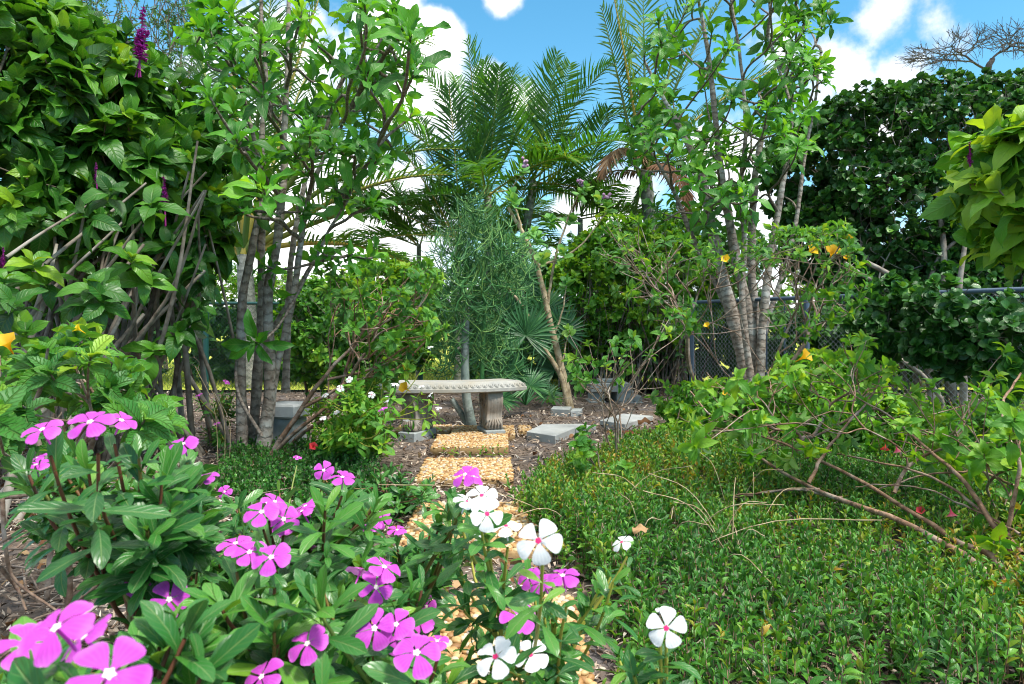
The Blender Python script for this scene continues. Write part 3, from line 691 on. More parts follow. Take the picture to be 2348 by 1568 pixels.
def eye_mesh(kind):
    key = 'eye' + kind
    if key in FLM: return FLM[key]
    mb = MB(); n = 10
    V = [((.11 if i % 2 else .17) * math.cos(i * .6283), (.11 if i % 2 else .17) * math.sin(i * .6283), .045) for i in range(n)] + [(0, 0, .075)]
    mb.add(V, None, [(i, (i + 1) % n, n) for i in range(n)], .3); FLM[key] = mb.mesh(key, M['eye_pale' if kind == 'pink' else 'eye_red']); return FLM[key]
def put_flower(root, kind, p, nrmv, size, roll=None):
    o = bpy.data.objects.new('flower', flower_mesh(kind, int(rng.integers(0, 5)))); COL.objects.link(o); o.parent = root
    o.location = Vector(p) - root.location
    qd = Vector(nrmv).to_track_quat('Z', 'Y'); o.rotation_euler = (qd @ Matrix.Rotation(rng.random() * 6.28 if roll is None else roll, 3, 'Z').to_quaternion()).to_euler()
    o.scale = (size / 2,) * 3
    if kind in ('pink', 'white'):
        e = bpy.data.objects.new('flower_eye', eye_mesh(kind)); COL.objects.link(e); e.parent = o
    o['label'] = {'pink': 'five petalled magenta flower with a pale eye', 'white': 'five petalled white flower with a red eye', 'yellow': 'yellow trumpet flower', 'red': 'red flower', 'coral': 'coral pink flower'}[kind]
    return o
def trumpet_mesh(kind):
    key = 'tr' + kind
    if key in FLM: return FLM[key]
    mb = MB(); V = []; n = 15; L = []; prof = [(0, .06), (.3, .1), (.55, .2), (.72, .42), (.88, .85), (.95, 1.15)]
    for z, r in prof:
        for i in range(n):
            lob = 1 + (.11 * math.cos(i * 2 * math.pi / n * 5) * (r ** 1.5)); a = i * 2 * math.pi / n
            V.append((r * lob * math.cos(a) * .8, r * lob * math.sin(a) * .8, (z - .9) * 1.9 + .12 * lob * r)); L.append((z, math.cos(5 * a), 0))
    q = [(i * n + j, i * n + (j + 1) % n, (i + 1) * n + (j + 1) % n, (i + 1) * n + j) for i in range(len(prof) - 1) for j in range(n)]
    mb.add(V, q, None, .5, L); FLM[key] = mb.mesh(kind + '_trumpet', M[kind]); return FLM[key]
def put_trumpet(root, kind, p, nv, size, name='flower'):
    o = bpy.data.objects.new(name, trumpet_mesh(kind)); COL.objects.link(o)
    if root is not None: o.parent = root; o.location = Vector(p) - root.location
    else: o.location = Vector(p)
    o.rotation_euler = Vector(nv).to_track_quat('Z', 'Y').to_euler(); o.scale = (size / 2,) * 3; return o
# ---- generic shrub --------------------------------------------------------------------------------
def shrub(name, label, cat, bases, tips, stem_mat, leaf_mat_, tms, L, Wd, k, rtip=.0028, ex=.42, a=(.25, 1.35), back=.03, group=None, up=.3, opposite=False, jit=.12, frac=.42, extra=None, sides=5, rbias=0., leafed=1.0, stem_name='stem', leaf_name='foliage', clump=True, out=None, noise=.2):
    bases = [np.asarray(b, float) for b in bases]; root = thing(name, label, cat, loc0(np.mean(bases, 0)), group)
    sk = Skel(); tips = np.asarray(tips); lab = np.argmin([np.linalg.norm((tips - b) * [1, 1, .4], axis=1) + rng.random(len(tips)) * .2 for b in bases], axis=0)
    for i, b in enumerate(bases):
        sub = tips[lab == i]
        if len(sub): sk.grow(b, nrm(nrm(sub.mean(0) - b) + UP * .5), sub, rtip, ex, frac, jit, up, 3)
    mb = MB(); sk.tubes(mb, sides); mb.build(stem_name, M[stem_mat], root)
    tp, td = sk.tips(); lf = MB()
    sel = rng.random(len(tp)) < leafed
    cr = .5 + .5 * np.sin(tp @ np.array([2.1, 1.3, 2.7]) * 2.2) if clump else rng.random(len(tp))
    if out is not None: td = nrm(td + out[None] if out.ndim == 1 else td + out)
    whorl(lf, tms, tp[sel], td[sel], k, a[0], a[1], L, Wd, back, noise, .25, np.clip(cr[sel] * .6 + rng.random(sel.sum()) * .4, 0, 1), opposite, rbias=rbias)
    if extra: extra(lf, sk)
    lf.build(leaf_name, M[leaf_mat_], root); return root, sk
def along(sk, share, k, lf, tms, L, Wd, amin=.9):
    """single leaves along the twigs as well as at their ends"""
    seg = [x for x in sk.a]
    p0 = np.array([x[0] for x in seg]); m0 = np.array([x[1] for x in seg]); p1 = np.array([x[2] for x in seg]); m1 = np.array([x[3] for x in seg])
    pts = hermite(p0, m0, p1, m1, 9); i = rng.integers(0, len(seg), int(len(seg) * share)); j = rng.integers(2, 9, len(i))
    p = pts[i, j]; T = nrm(pts[i, np.minimum(j, 8)] - pts[i, j - 1])
    whorl(lf, tms, p, T, k, amin, amin + .3, L, Wd, .01, .3, .3, None, small0=.9)
# ==== left firespike =======================================================================================
def firespike(name, label, ells, bases, ntips, spikes, Lf, seed_cut=.72, mat='firespike'):
    tp, nn = sample_shell(ells, ntips, .16, seed_cut, .25)
    def ex(lf, sk): along(sk, 1.6, 2, lf, T_fire, Lf * .95, Lf * .48)
    root, sk = shrub(name, label, 'shrub', bases, tp, 'darkstem', mat, T_fire, Lf, Lf * .47, 9, .0042, .36, (.35, 1.75), .14, None, .35, True, .1, .5, ex, 6, rbias=.2)
    for (u, v, d, hgt, br) in spikes:
        mb = MB(); b = P(u, v + hgt / 2, d); H = hgt * d / FPX
        for q in range(br):
            off = np.array([0, 0, 0]) if q == 0 else np.array([rng.uniform(-.3, .3), rng.uniform(-.2, .2), 0]) * H
            hh = H if q == 0 else H * rng.uniform(.45, .65); dirv_ = nrm(UP + off * 1.2 / H + rng.normal(0, .05, 3))
            n = 90 if q == 0 else 50; t = rng.random(n) ** .9; ps = b + dirv_ * (t * hh)[:, None]; an = rng.random(n) * 6.28
            D = np.stack([np.cos(an), np.sin(an), rng.uniform(.1, .9, n)], 1)
            add_leaves(mb, T_small, ps, D, UP + rng.normal(0, .3, (n, 3)), (.05 * (1 - t * .65)) * H / .27, .016 * H / .27, rng.random(n))
            tube(mb, [b - dirv_ * .1, b + dirv_ * hh * .5, b + dirv_ * hh], [.005, .004, .002], 5, .2)
        mb.build('flower_spike', M['spike'], root)
    return root, sk
FB = [(-2.75, 4.4, 0), (-2.55, 4.2, 0), (-2.9, 4.0, 0), (-3.1, 4.5, 0), (-2.35, 4.7, 0), (-2.6, 4.9, 0), (-2.5, 3.6, 0), (-2.8, 3.4, 0), (-3.3, 4.1, 0), (-2.2, 5.0, 0)]
fire, fsk = firespike('firespike_shrub', 'huge dark green shrub at the left edge with broad glossy leaves and magenta flower spikes',
    [ell(60, 240, 4.1, 270, 215, .85), ell(260, 300, 4.3, 190, 180, .7), ell(385, 410, 4.4, 130, 140, .6), ell(-60, 330, 3.9, 260, 240, .8), ell(130, 130, 4.2, 190, 120, .6), ell(430, 500, 4.5, 80, 120, .45), ell(60, 480, 4.0, 260, 120, .7)], FB, 520,
    [(320, 78, 3.9, 120, 4), (378, 440, 3.8, 75, 2), (222, 398, 3.7, 50, 1), (8, 592, 3.2, 50, 2), (125, 465, 3.9, 36, 1)], .2)
tq, _ = sample_shell([ell(150, 640, 5.2, 330, 150, .4), ell(60, 820, 5.3, 260, 110, .35), ell(330, 640, 5.3, 120, 120, .35)], 260, .5, .3); mb = MB(); whorl(mb, T_fire, tq, nrm(rng.normal(0, .5, tq.shape) + UP), 8, .5, 1.7, .17, .085, .1, .2, .25, None, True); mb.build('inner_foliage', M['firespike'], fire)
mb = MB()      # crowded bare canes under the crown, with a few low leafy shoots
cps = []; rad = []; lowtip = []
for i in range(64):
    b = np.array(FB[rng.integers(0, len(FB))]) + [rng.normal(0, .16), rng.normal(0, .2), -.03]
    tgt = P(rng.uniform(-120, 480), rng.uniform(260, 560), rng.uniform(3.6, 4.8)); mid = (b + tgt) / 2 + rng.normal(0, .12, 3) + UP * .1
    cps.append(smooth_path([b, mid, tgt], 10)); rad.append(np.linspace(rng.uniform(.012, .026), .006, 10))
for (uv0, uv1, d, r) in (((15, 590), (210, 465), 3.2, .009), ((20, 790), (280, 510), 3.4, .012), ((120, 960), (470, 620), 3.9, .02), ((170, 965), (330, 720), 3.8, .022), ((40, 990), (200, 760), 3.5, .022), ((260, 900), (430, 720), 4.0, .014), ((0, 1200), (110, 930), 2.9, .022), ((30, 1210), (150, 960), 3.1, .018), ((0, 920), (130, 560), 3.3, .016), ((180, 930), (255, 470), 3.7, .012), ((0, 1140), (80, 1010), 3.0, .02), ((55, 1000), (330, 560), 3.6, .018), ((210, 900), (300, 590), 3.9, .012)):
    a_, b_ = P(*uv0, d), P(*uv1, d + .3); cps.append(smooth_path([a_, (a_ + b_) / 2 + rng.normal(0, .05, 3), b_], 10)); rad.append(np.linspace(r, r * .5, 10))
add_tubes(mb, np.array(cps), np.array(rad), 7); mb.build('cane', M['hedgebark'], fire)
mb = MB()
sh = [P(u, v, d) for u, v, d in ((75, 600, 3.3), (195, 490, 3.3), (255, 440, 3.4), (300, 590, 3.5), (215, 660, 3.0), (240, 690, 3.0), (330, 640, 3.6), (25, 690, 3.0), (60, 760, 3.2), (345, 470, 3.6), (410, 760, 4.0), (430, 740, 4.1), (350, 800, 3.9), (90, 500, 3.4), (10, 640, 3.1), (395, 640, 4.0), (300, 850, 3.3), (40, 860, 3.0), (130, 800, 3.3), (20, 930, 2.9), (440, 590, 4.2), (470, 640, 4.3), (380, 560, 4.0), (110, 640, 3.4), (260, 920, 3.2), (350, 930, 3.5), (460, 700, 4.1), (250, 560, 3.8), (160, 590, 3.7))]
whorl(mb, T_fire, sh, nrm(np.array([[rng.normal(.1, .3), -.5, .6] for _ in sh])), 8, .5, 1.8, .17, .08, .06, .2, .25, None, True)
mb.build('low_foliage', M['firespike'], fire)
firespike('firespike_shrub', 'yellow green leafy shrub reaching in at the right edge with one magenta flower spike',
    [ell(2330, 330, 2.9, 105, 60, .3), ell(2350, 470, 2.9, 95, 90, .3), ell(2245, 425, 2.9, 45, 45, .18), ell(2400, 400, 2.9, 100, 130, .3), ell(2290, 530, 2.95, 55, 45, .2)], [(3.3, 3.05, 0), (3.2, 3.3, 0)], 85, [(2224, 352, 2.85, 52, 2)], .17, mat='bright')  # brighter leaf colour than the left shrub stands in for sun on it
# ==== plumeria-like trees ==================================================================================
def plumeria(label, trunks, tipsU, name='plumeria_tree', Lf=.26, dd=.7, nleaf=10):
    base = trunks[0][0][0]; root = None
    roots = [t[0][0] for t in trunks]; root = thing(name, label, 'tree', (np.mean([r[0] for r in roots]), np.mean([r[1] for r in roots]), 0))
    att = []; 
    for pts, r0, r1 in trunks:
        sp_ = smooth_path(pts, 40); mb = MB(); rr = .78 * np.linspace(r0, r1, 40) * (1 + .08 * np.sin(np.arange(40) * 1.1 + rng.random() * 6)); rr[:3] *= [1.35, 1.18, 1.06]
        sp_ = sp_ + np.cumsum(rng.normal(0, .0025, (40, 3)), 0); tube(mb, sp_, rr, 12, rng.random()); mb.build('trunk', M['plumbark'], root)
        for i in (20, 26, 31, 36, 39): att.append((sp_[i], nrm(sp_[i] - sp_[i - 2])))
    A = np.array([a[0] for a in att]); tips = np.asarray(tipsU)
    cost = np.array([np.linalg.norm((tips - a) * [1.5, 1, .75], axis=1) + 3.0 * np.maximum(0, a[2] + .12 - tips[:, 2]) for a in A]); lab = cost.argmin(0)
    sk = Skel()
    for i in range(len(A)):
        sub = tips[lab == i]
        if len(sub): sk.grow(A[i], nrm(att[i][1] + .5 * nrm(sub.mean(0) - A[i])), sub, .0095, .3, .45, .08, .75, 3)
    mb = MB(); sk.tubes(mb, 7, 8); mb.build('branch', M['plumbranch'], root)
    tp, td = sk.tips(); lf = MB(); cr = rng.random(len(tp))
    whorl(lf, T_plum, tp, td, nleaf, .3, 1.35, Lf, Lf * .32, .07, .1, .3, cr, False, rbias=.15)
    along(sk, .12, 1, lf, T_plum, Lf * .8, Lf * .26, .9)
    lf.build('foliage', M['plumeria'], root); return root
def Pl(d, *uv): return [P(u, v, d + (o[0] if o else 0)) for u, v, *o in uv]
D1 = 4.8
lt = [(Pl(D1, (553, 1048), (550, 880), (552, 700), (572, 590), (592, 480), (597, 410), (575, 300), (545, 180), (500, 60)), .046, .012),
      (Pl(D1 + .15, (580, 1050), (588, 870), (602, 690), (600, 560), (610, 440), (600, 320), (612, 200), (600, 60)), .05, .014),
      (Pl(D1 - .05, (600, 1056), (620, 860), (612, 690), (632, 550), (645, 420), (646, 300), (652, 150), (655, -30)), .055, .016),
      (Pl(D1, (612, 1050), (628, 868), (668, 690), (688, 560), (705, 440), (745, 340), (800, 240)), .04, .012),
      (Pl(D1 + .2, (618, 770), (650, 715), (700, 640), (745, 560), (790, 480), (830, 400)), .022, .009),
      (Pl(D1 + .3, (655, 900), (662, 700), (672, 560), (700, 420), (745, 300), (790, 150)), .035, .012)]
def scatter_px(poly_ells, n, d, dd):
    out = []
    while len(out) < n:
        u0, v0, ru, rv = poly_ells[rng.integers(len(poly_ells))]; a = rng.random() * 6.28; r = math.sqrt(rng.random())
        out.append(P(u0 + ru * r * math.cos(a), v0 + rv * r * math.sin(a), d + rng.normal(0, dd * .5)))
    return np.array(out)
tips = np.vstack([scatter_px([(640, 130, 210, 170), (800, 120, 140, 150), (520, 150, 90, 160), (900, 150, 70, 110), (620, 330, 130, 110), (790, 330, 110, 110), (640, -60, 220, 120)], 84, D1, 1.2),
                  scatter_px([(800, 480, 60, 60), (560, 420, 60, 60), (720, 560, 50, 40)], 8, D1, .5),
                  [P(u, v, D1 + o) for u, v, o in ((450, 60, -.2), (470, 140, .1), (520, 300, 0), (500, 240, -.3), (905, 30, 0), (930, 170, -.2), (945, 260, 0), (900, 340, .1), (830, 370, 0), (880, 100, .2), (585, 785, -.55), (800, 585, 0), (845, 470, .1), (610, 610, -.2), (855, 590, .1), (700, 480, -.2))]])
pl1 = plumeria('tall multi stemmed tree with pale ringed trunks left of the bench', lt, tips, Lf=.2)
mb = MB(); tube(mb, smooth_path(Pl(D1 - .5, (600, 1000), (545, 900), (548, 800), (585, 790)), 14), np.linspace(.012, .008, 14), 7); mb.build('side_shoot', M['plumbranch'], pl1)
D2 = 7.4
rt = [(Pl(D2, (1722, 945), (1700, 800), (1650, 600), (1625, 480), (1600, 380), (1540, 260), (1480, 150)), .11, .018),
      (Pl(D2, (1730, 945), (1722, 760), (1690, 600), (1668, 480), (1655, 400), (1640, 250), (1620, 100), (1600, -20)), .09, .02),
      (Pl(D2 + .2, (1735, 945), (1735, 760), (1725, 600), (1730, 450), (1745, 330), (1790, 200), (1850, 40)), .08, .02),
      (Pl(D2 - .1, (1740, 945), (1745, 780), (1760, 620), (1780, 500), (1800, 380), (1810, 250), (1760, 80)), .07, .018),
      (Pl(D2 + .1, (1715, 930), (1690, 760), (1640, 640), (1590, 540), (1550, 440), (1500, 350), (1455, 290)), .06, .014),
      (Pl(D2 + .3, (1738, 930), (1750, 760), (1795, 620), (1822, 500), (1838, 380), (1862, 250), (1880, 120)), .05, .014),
      (Pl(D2 - .2, (1725, 900), (1700, 700), (1705, 560), (1700, 420), (1710, 300), (1700, 150), (1680, 0)), .05, .016)]
tips = np.vstack([scatter_px([(1640, 150, 190, 180), (1720, 60, 150, 110), (1820, 80, 80, 110), (1560, 320, 120, 110), (1700, 330, 130, 130), (1620, 470, 130, 70), (1520, 180, 60, 120), (1760, -60, 160, 120), (1800, 250, 70, 100)], 150, D2, 1.6),
                  [P(u, v, D2 + o) for u, v, o in ((1885, 20, 0), (1905, 50, .2), (1870, 150, 0), (1890, 180, .1), (1850, 250, 0), (1455, 290, 0), (1445, 370, .1), (1480, 420, 0), (1850, 330, 0))]])
plumeria('tall slender many branched tree with ringed dark limbs right of the bench', rt, tips, Lf=.22)
# ==== palms ================================================================================================
def frond(root, base, d, length, grav, leaflet, mat, n=44, twist=0., vee=.35, width=.03, stalk=.16, rr=.014, stiff=False, rachis='palmstalk', hang=.06):
    N = 26; p = np.asarray(base, float); d = nrm(d); pts = [p]; st = length / (N - 1)
    for i in range(N - 1):
        d = nrm(d + np.array([0, 0, -grav]) * st * (.35 + 1.3 * i / N)); p = p + d * st; pts.append(p)
    pts = np.array(pts); T = nrm(np.gradient(pts, axis=0))
    t = np.linspace(stalk, .995, n); x = t * (N - 1); i = np.minimum(x.astype(int), N - 2); f = (x - i)[:, None]
    pos = pts[i] * (1 - f) + pts[i + 1] * f; tan = nrm(T[i] * (1 - f) + T[i + 1] * f)
    h = nrm(np.cross(tan, UP + np.array([1e-3, 2e-3, 0]))); upv = np.cross(h, tan)
    c, s = math.cos(twist), math.sin(twist); h2 = h * c + upv * s; u2 = upv * c - h * s
    mb = MB(); prof = np.clip(np.sin(np.pi * np.clip(.1 + .88 * (t - stalk) / (1 - stalk), 0, 1)) ** .55, .25, 1)
    rc = rng.random() * .5
    for sg in (-1, 1):
        ang = (1.22 - .5 * t)[:, None] + rng.normal(0, .05, (n, 1))
        D = np.cos(ang) * tan + np.sin(ang) * (h2 * sg) * math.cos(vee) + u2 * math.sin(vee) * np.sin(ang) + np.array([0, 0, -hang]) + rng.normal(0, .04, (n, 3))
        add_leaves(mb, T_stiff if stiff else T_frond, pos, D, u2 + h2 * -sg * .4 + rng.normal(0, .06, (n, 3)), leaflet * prof * rng.uniform(.85, 1.1, n), width, np.clip(rc + rng.random(n) * .5, 0, 1))
    fo = mb.build('frond', M[mat], root)
    mr = MB(); tube(mr, pts, np.linspace(rr, rr * .15, N), 6, rng.random()); mr.build('midrib', M[rachis], fo); return fo
def palm(name, label, base, crown, r, fronds, group=None, lean=None, mat='palm', trunk_mat='palmtrunk', **kw):
    root = thing(name, label, 'palm', (base[0], base[1], 0), group)
    mb = MB(); pts = smooth_path([np.array(base, float), (np.array(base) + crown) / 2 + (lean if lean is not None else 0), crown], 30); tube(mb, pts, np.linspace(r, r * .7, 30), 10, .4); mb.build('trunk', M[trunk_mat], root)
    for f in fronds:
        k = dict(kw); k.update(f[4] if len(f) > 4 else {}); m = k.pop('mat', mat); frond(root, crown + rng.normal(0, .03, 3), f[0], f[1], f[2], f[3], m, **k)
    return root
def fan(n, l, gr, lf, el=(.3, 1.3), az=None):
    out = []
    for i in range(n):
        a = (i + rng.random() * .6) / n * 6.283 if az is None else az[0] + (az[1] - az[0]) * rng.random(); e = rng.uniform(*el)
        out.append((np.array([math.cos(a) * math.cos(e), math.sin(a) * math.cos(e), math.sin(e)]), l * rng.uniform(.8, 1.1), gr * rng.uniform(.8, 1.2), lf, {'twist': rng.normal(0, .35)}))
    return out
def dirto(b, u, v, dz=0): return nrm(P(u, v, b[1] + dz) - b)
DP = 10.2
ar = 'feathery palms in the clump behind the bench'
c1 = P(1118, 452, DP); c2 = P(1222, 415, DP + .3); c3 = P(1050, 545, DP - .3); c4 = P(1330, 500, DP + .7); c5 = P(1165, 560, DP + .5); c6 = P(960, 560, DP + .4)
S1 = {'twist': .9}
palm('areca_palm', 'feathery palm with an orange sheathed stem in the middle of the palm clump', (c1[0] + .02, c1[1], 0), c1, .075,
     [(dirto(c1, 1085, 130, -.1), 2.25, .1, .62), (dirto(c1, 1180, 150, .3), 2.1, .12, .6), (dirto(c1, 1010, 200, -.2), 2.2, .22, .6), (dirto(c1, 1240, 190, .4), 1.9, .2, .55), (dirto(c1, 940, 260, -.3), 2.4, .3, .6), (dirto(c1, 1140, 200, -.5), 1.8, .2, .55), (dirto(c1, 1050, 180, .5), 2.2, .2, .6), (dirto(c1, 960, 420, -.8), 2.0, .35, .6), (dirto(c1, 1260, 330, -.6), 1.7, .5, .55), (dirto(c1, 1110, 130, .2), 2.1, .12, .6, S1)] + fan(3, 1.9, .4, .55, (.1, .7)), ar)
palm('areca_palm', 'feathery palm with a ringed grey stem and fronds arching right in the palm clump', (c2[0] - .15, c2[1], 0), c2, .085,
     [(dirto(c2, 1290, 150, 0), 1.95, .06, .6, {'twist': 1.2}), (dirto(c2, 1330, 190, -.3), 2.1, .35, .62), (dirto(c2, 1370, 230, .2), 2.2, .45, .62), (dirto(c2, 1390, 320, -.2), 2.1, .5, .62), (dirto(c2, 1350, 300, -.7), 2.0, .55, .6), (dirto(c2, 1200, 200, .4), 1.8, .2, .55), (dirto(c2, 1260, 180, -.2), 1.9, .15, .58), (dirto(c2, 1380, 420, .3), 1.9, .4, .6), (dirto(c2, 1160, 260, -.4), 1.7, .35, .55)] + fan(3, 1.8, .5, .55, (0, .6)), ar, np.array([-.12, 0, 0]))
palm('areca_palm', 'low dark green palm on the left side of the clump, fronds spreading left', (c3[0], c3[1], 0), c3, .06,
     [(dirto(c3, 920, 300, -.2), 2.1, .25, .6), (dirto(c3, 860, 420, 0), 2.0, .35, .6), (dirto(c3, 980, 280, .3), 2.0, .2, .6), (dirto(c3, 1030, 260, -.3), 2.1, .15, .6), (dirto(c3, 850, 520, -.4), 1.9, .4, .6), (dirto(c3, 1110, 320, -.2), 1.7, .3, .5)] + fan(4, 1.7, .5, .55, (-.1, .8)), ar)
palm('areca_palm', 'low palm at the right end of the clump with drooping fronds', (c4[0], c4[1], 0), c4, .06,
     [(dirto(c4, 1400, 380, 0), 1.7, .45, .6), (dirto(c4, 1420, 480, -.3), 1.6, .5, .6), (dirto(c4, 1300, 330, .2), 1.7, .3, .55), (dirto(c4, 1360, 340, -.2), 1.7, .4, .6)] + fan(4, 1.5, .5, .5, (-.1, .6)), ar)
palm('areca_palm', 'short bushy palm low in the middle of the clump', (c5[0], c5[1], 0), c5, .06, fan(9, 1.6, .35, .55, (.0, 1.1)), ar)
palm('areca_palm', 'low palm on the far left of the clump with fronds drooping over pale sky', (c6[0], c6[1], 0), c6, .05, [(dirto(c6, 870, 450, -.2), 1.7, .45, .55), (dirto(c6, 900, 400, .1), 1.7, .4, .55), (dirto(c6, 1000, 420, .1), 1.5, .3, .5)] + fan(4, 1.4, .5, .5, (.2, .8), (2.2, 4.0)), ar)
# left coconut palm
DC = 9.6; k1 = P(560, 585, DC)
stalk = {'stalk': .26, 'rr': .05, 'n': 46, "width": .032, 'hang': .1}
palm('coconut_palm', 'large coconut palm behind the left tree with long fronds and thick yellow green stalks', (k1[0] + .1, k1[1], 0), k1, .15,
     [(dirto(k1, 440, -40, .2), 4.2, .05, .85, stalk), (dirto(k1, 520, -60, -.6), 4.3, .04, .85, stalk), (dirto(k1, 720, -30, .4), 4.2, .08, .85, stalk), (dirto(k1, 850, 60, -.3), 4.0, .2, .85, stalk), (dirto(k1, 930, 230, 0), 3.6, .28, .8, stalk), (dirto(k1, 900, 330, -.5), 3.2, .22, .8, stalk), (dirto(k1, 860, 420, .4), 3.0, .25, .8, stalk), (dirto(k1, 400, 220, -.3), 3.0, .3, .8, stalk), (dirto(k1, 620, -40, .6), 4.0, .05, .85, stalk), (dirto(k1, 480, 180, .4), 3.2, .2, .8, stalk), (dirto(k1, 760, 250, -.8), 3.4, .18, .8, stalk), (dirto(k1, 440, 400, .3), 2.6, .4, .75, stalk), (dirto(k1, 800, 160, .5), 3.6, .2, .8, stalk), (dirto(k1, 600, 150, -1.0), 3.2, .2, .8, stalk), (dirto(k1, 690, 120, .9), 3.8, .15, .8, stalk), (dirto(k1, 830, 520, -.2), 2.6, .32, .75, stalk)], mat='coco')
# right palm with dead fronds
k2 = P(1478, 395, 10.2)
st2 = {'stalk': .14, 'rr': .03, 'n': 40, "width": .032}; dd_ = {'mat': 'palmdead', 'rachis': 'palmdead', 'stalk': .1, 'hang': .8}
palm('coconut_palm', 'palm behind the right tree with dark fronds against the sky and brown dead fronds hanging', (k2[0] + .35, k2[1], 0), k2, .14,
     [(dirto(k2, 1400, -60, -.3), 3.0, .02, .62, {**st2, 'twist': .7}), (dirto(k2, 1410, 60, .1), 2.6, .08, .6, {**st2, 'twist': -.6}), (dirto(k2, 1470, -80, .3), 3.1, .05, .62, st2), (dirto(k2, 1640, -30, .3), 3.0, .15, .6, st2), (dirto(k2, 1800, 60, .2), 3.2, .22, .62, st2), (dirto(k2, 1850, 200, 0), 3.0, .28, .6, st2), (dirto(k2, 1720, 300, .4), 2.4, .4, .6, st2), (dirto(k2, 1560, 10, -.4), 2.8, .1, .6, st2), (np.array([-.25, -.3, .25]), 1.5, 1.6, .4, dd_), (np.array([.15, -.4, .1]), 1.5, 1.8, .4, dd_), (np.array([-.5, .1, .2]), 1.4, 1.7, .38, dd_), (np.array([.5, .1, .2]), 1.6, 1.4, .4, dd_), (dirto(k2, 1430, 560, 0), 1.3, .6, .45, st2)], mat='coco')
# ==== pencil bush ==========================================================================================
pb = P(1078, 982, 6.0); pb[2] = 0
root = thing('pencil_bush', 'upright bush of thin leafless green pencil twigs on a blue grey trunk behind the bench', 'shrub', (pb[0], pb[1], 0))
mb = MB(); tr = smooth_path(Pl(6.0, (1083, 985), (1068, 900), (1066, 800), (1070, 720), (1080, 660)), 24); tube(mb, tr, np.linspace(.045, .024, 24), 10, .5)
mb.build('trunk', M['bluestem'], root)
mb = MB(); tube(mb, smooth_path(Pl(6.05, (1075, 978), (1055, 945), (1035, 915)), 8), np.linspace(.03, .024, 8), 9, .3, True); mb.build('cut_stub', M['bluestem'], root)
mb = MB(); tube(mb, smooth_path(Pl(6.15, (1108, 965), (1105, 850), (1110, 700), (1100, 600)), 16), np.linspace(.026, .012, 16), 8, .5); mb.build('trunk', M['pencil'], root)
pt_, _n = sample_shell([ell(1095, 590, 6.1, 120, 130, .55), ell(1060, 690, 6.0, 100, 130, .5), ell(1150, 640, 6.2, 90, 110, .5), ell(1020, 800, 6.1, 55, 90, .35), ell(1130, 790, 6.3, 60, 90, .35), ell(1090, 510, 6.1, 60, 60, .3)], 460, .5, .3, .2)
sk = Skel(); hi = pt_[:, 2] > tr[14][2]
sk.grow(tr[-1], UP, pt_[hi & (pt_[:, 0] < tr[-1][0] + .12)], .0048, .2, .45, .16, .3, 3); sk.grow(P(1102, 640, 6.15), UP, pt_[hi & (pt_[:, 0] >= tr[-1][0] + .12)], .0048, .2, .45, .16, .3, 3); lo = pt_[~hi]
sk.grow(P(1067, 850, 6.02), nrm(np.array([-.5, -.2, 1])), lo[lo[:, 0] < -.4], .0048, .2, .45, .16, .3, 3); sk.grow(P(1105, 850, 6.15), nrm(np.array([.4, 0, 1])), lo[lo[:, 0] >= -.4], .0048, .2, .45, .16, .3, 3)
mb = MB(); sk.tubes(mb, 5, 7); tp, td = sk.tips(); A_, B_ = perp(td); pts = []
for k in range(5):
    ph = rng.random(len(tp)) * 6.28; s0 = nrm(td * .35 + np.cos(ph)[:, None] * A_ + np.sin(ph)[:, None] * B_); l = rng.uniform(.09, .24, len(tp))[:, None]
    e = tp + s0 * l * .9 + UP * l * .28; pts.append(hermite(tp - s0 * .01, s0 * l * 1.1, e, (s0 * .5 + UP * .9) * l, 6))
pts = np.concatenate(pts); add_tubes(mb, pts, np.tile(np.linspace(.0042, .0026, 6), (len(pts), 1)), 5); mb.build('twigs', M['pencil'], root)
# ==== saw palmetto =========================================================================================
sb = P(1205, 912, 7.0)
root = thing('saw_palmetto', 'dark blue green fan palm with spiky round leaves between the pencil bush and the milkweed', 'palm', (sb[0], sb[1], 0))
def fanleaf(c, nv, rad_, n=34, spread=5.0, stemto=None):
    mb = MB(); nv = nrm(nv); a = nrm(np.cross(nv, UP + [.01, 0, 0])); upv = np.cross(a, nv) * -1 if np.cross(a, nv)[2] < 0 else np.cross(a, nv)
    th = np.linspace(-spread / 2, spread / 2, n) + rng.normal(0, .03, n)
    D = np.cos(th)[:, None] * upv + np.sin(th)[:, None] * a + nv * .12
    add_leaves(mb, T_stiff, np.repeat(np.asarray(c)[None], n, 0), D, nv + np.zeros((n, 3)) + rng.normal(0, .1, (n, 3)), rad_ * rng.uniform(.85, 1.08, n), rad_ * .1, rng.random(n)); fo = mb.build('fan_leaf', M['palmetto'], root)
    if stemto is not None:
        m2 = MB(); tube(m2, smooth_path([stemto, (np.asarray(c) + stemto) / 2 + [0, 0, .05], c], 8), np.linspace(.01, .006, 8), 5); m2.build('leaf_stalk', M['palmetto'], fo)
for (u, v, d, r_, nx_, nz_) in ((1205, 768, 6.9, .38, .15, .2), (1160, 720, 7.3, .4, -.5, .4), (1250, 800, 7.7, .32, .5, .3), (1165, 860, 6.9, .3, -.4, .4), (1215, 885, 6.8, .24, .1, .7), (1270, 850, 7.8, .3, .4, .4), (1130, 800, 7.3, .36, -.6, .3), (1240, 715, 7.6, .42, .3, .3), (1285, 760, 7.6, .38, .5, .2), (1185, 640, 7.7, .36, 0, .4), (1150, 915, 6.8, .26, -.3, .8), (1255, 905, 7.7, .22, .4, .8)):
    fanleaf(P(u, v, d), [nx_, -1, nz_], r_, stemto=np.array([sb[0], sb[1] + .1, .08]))
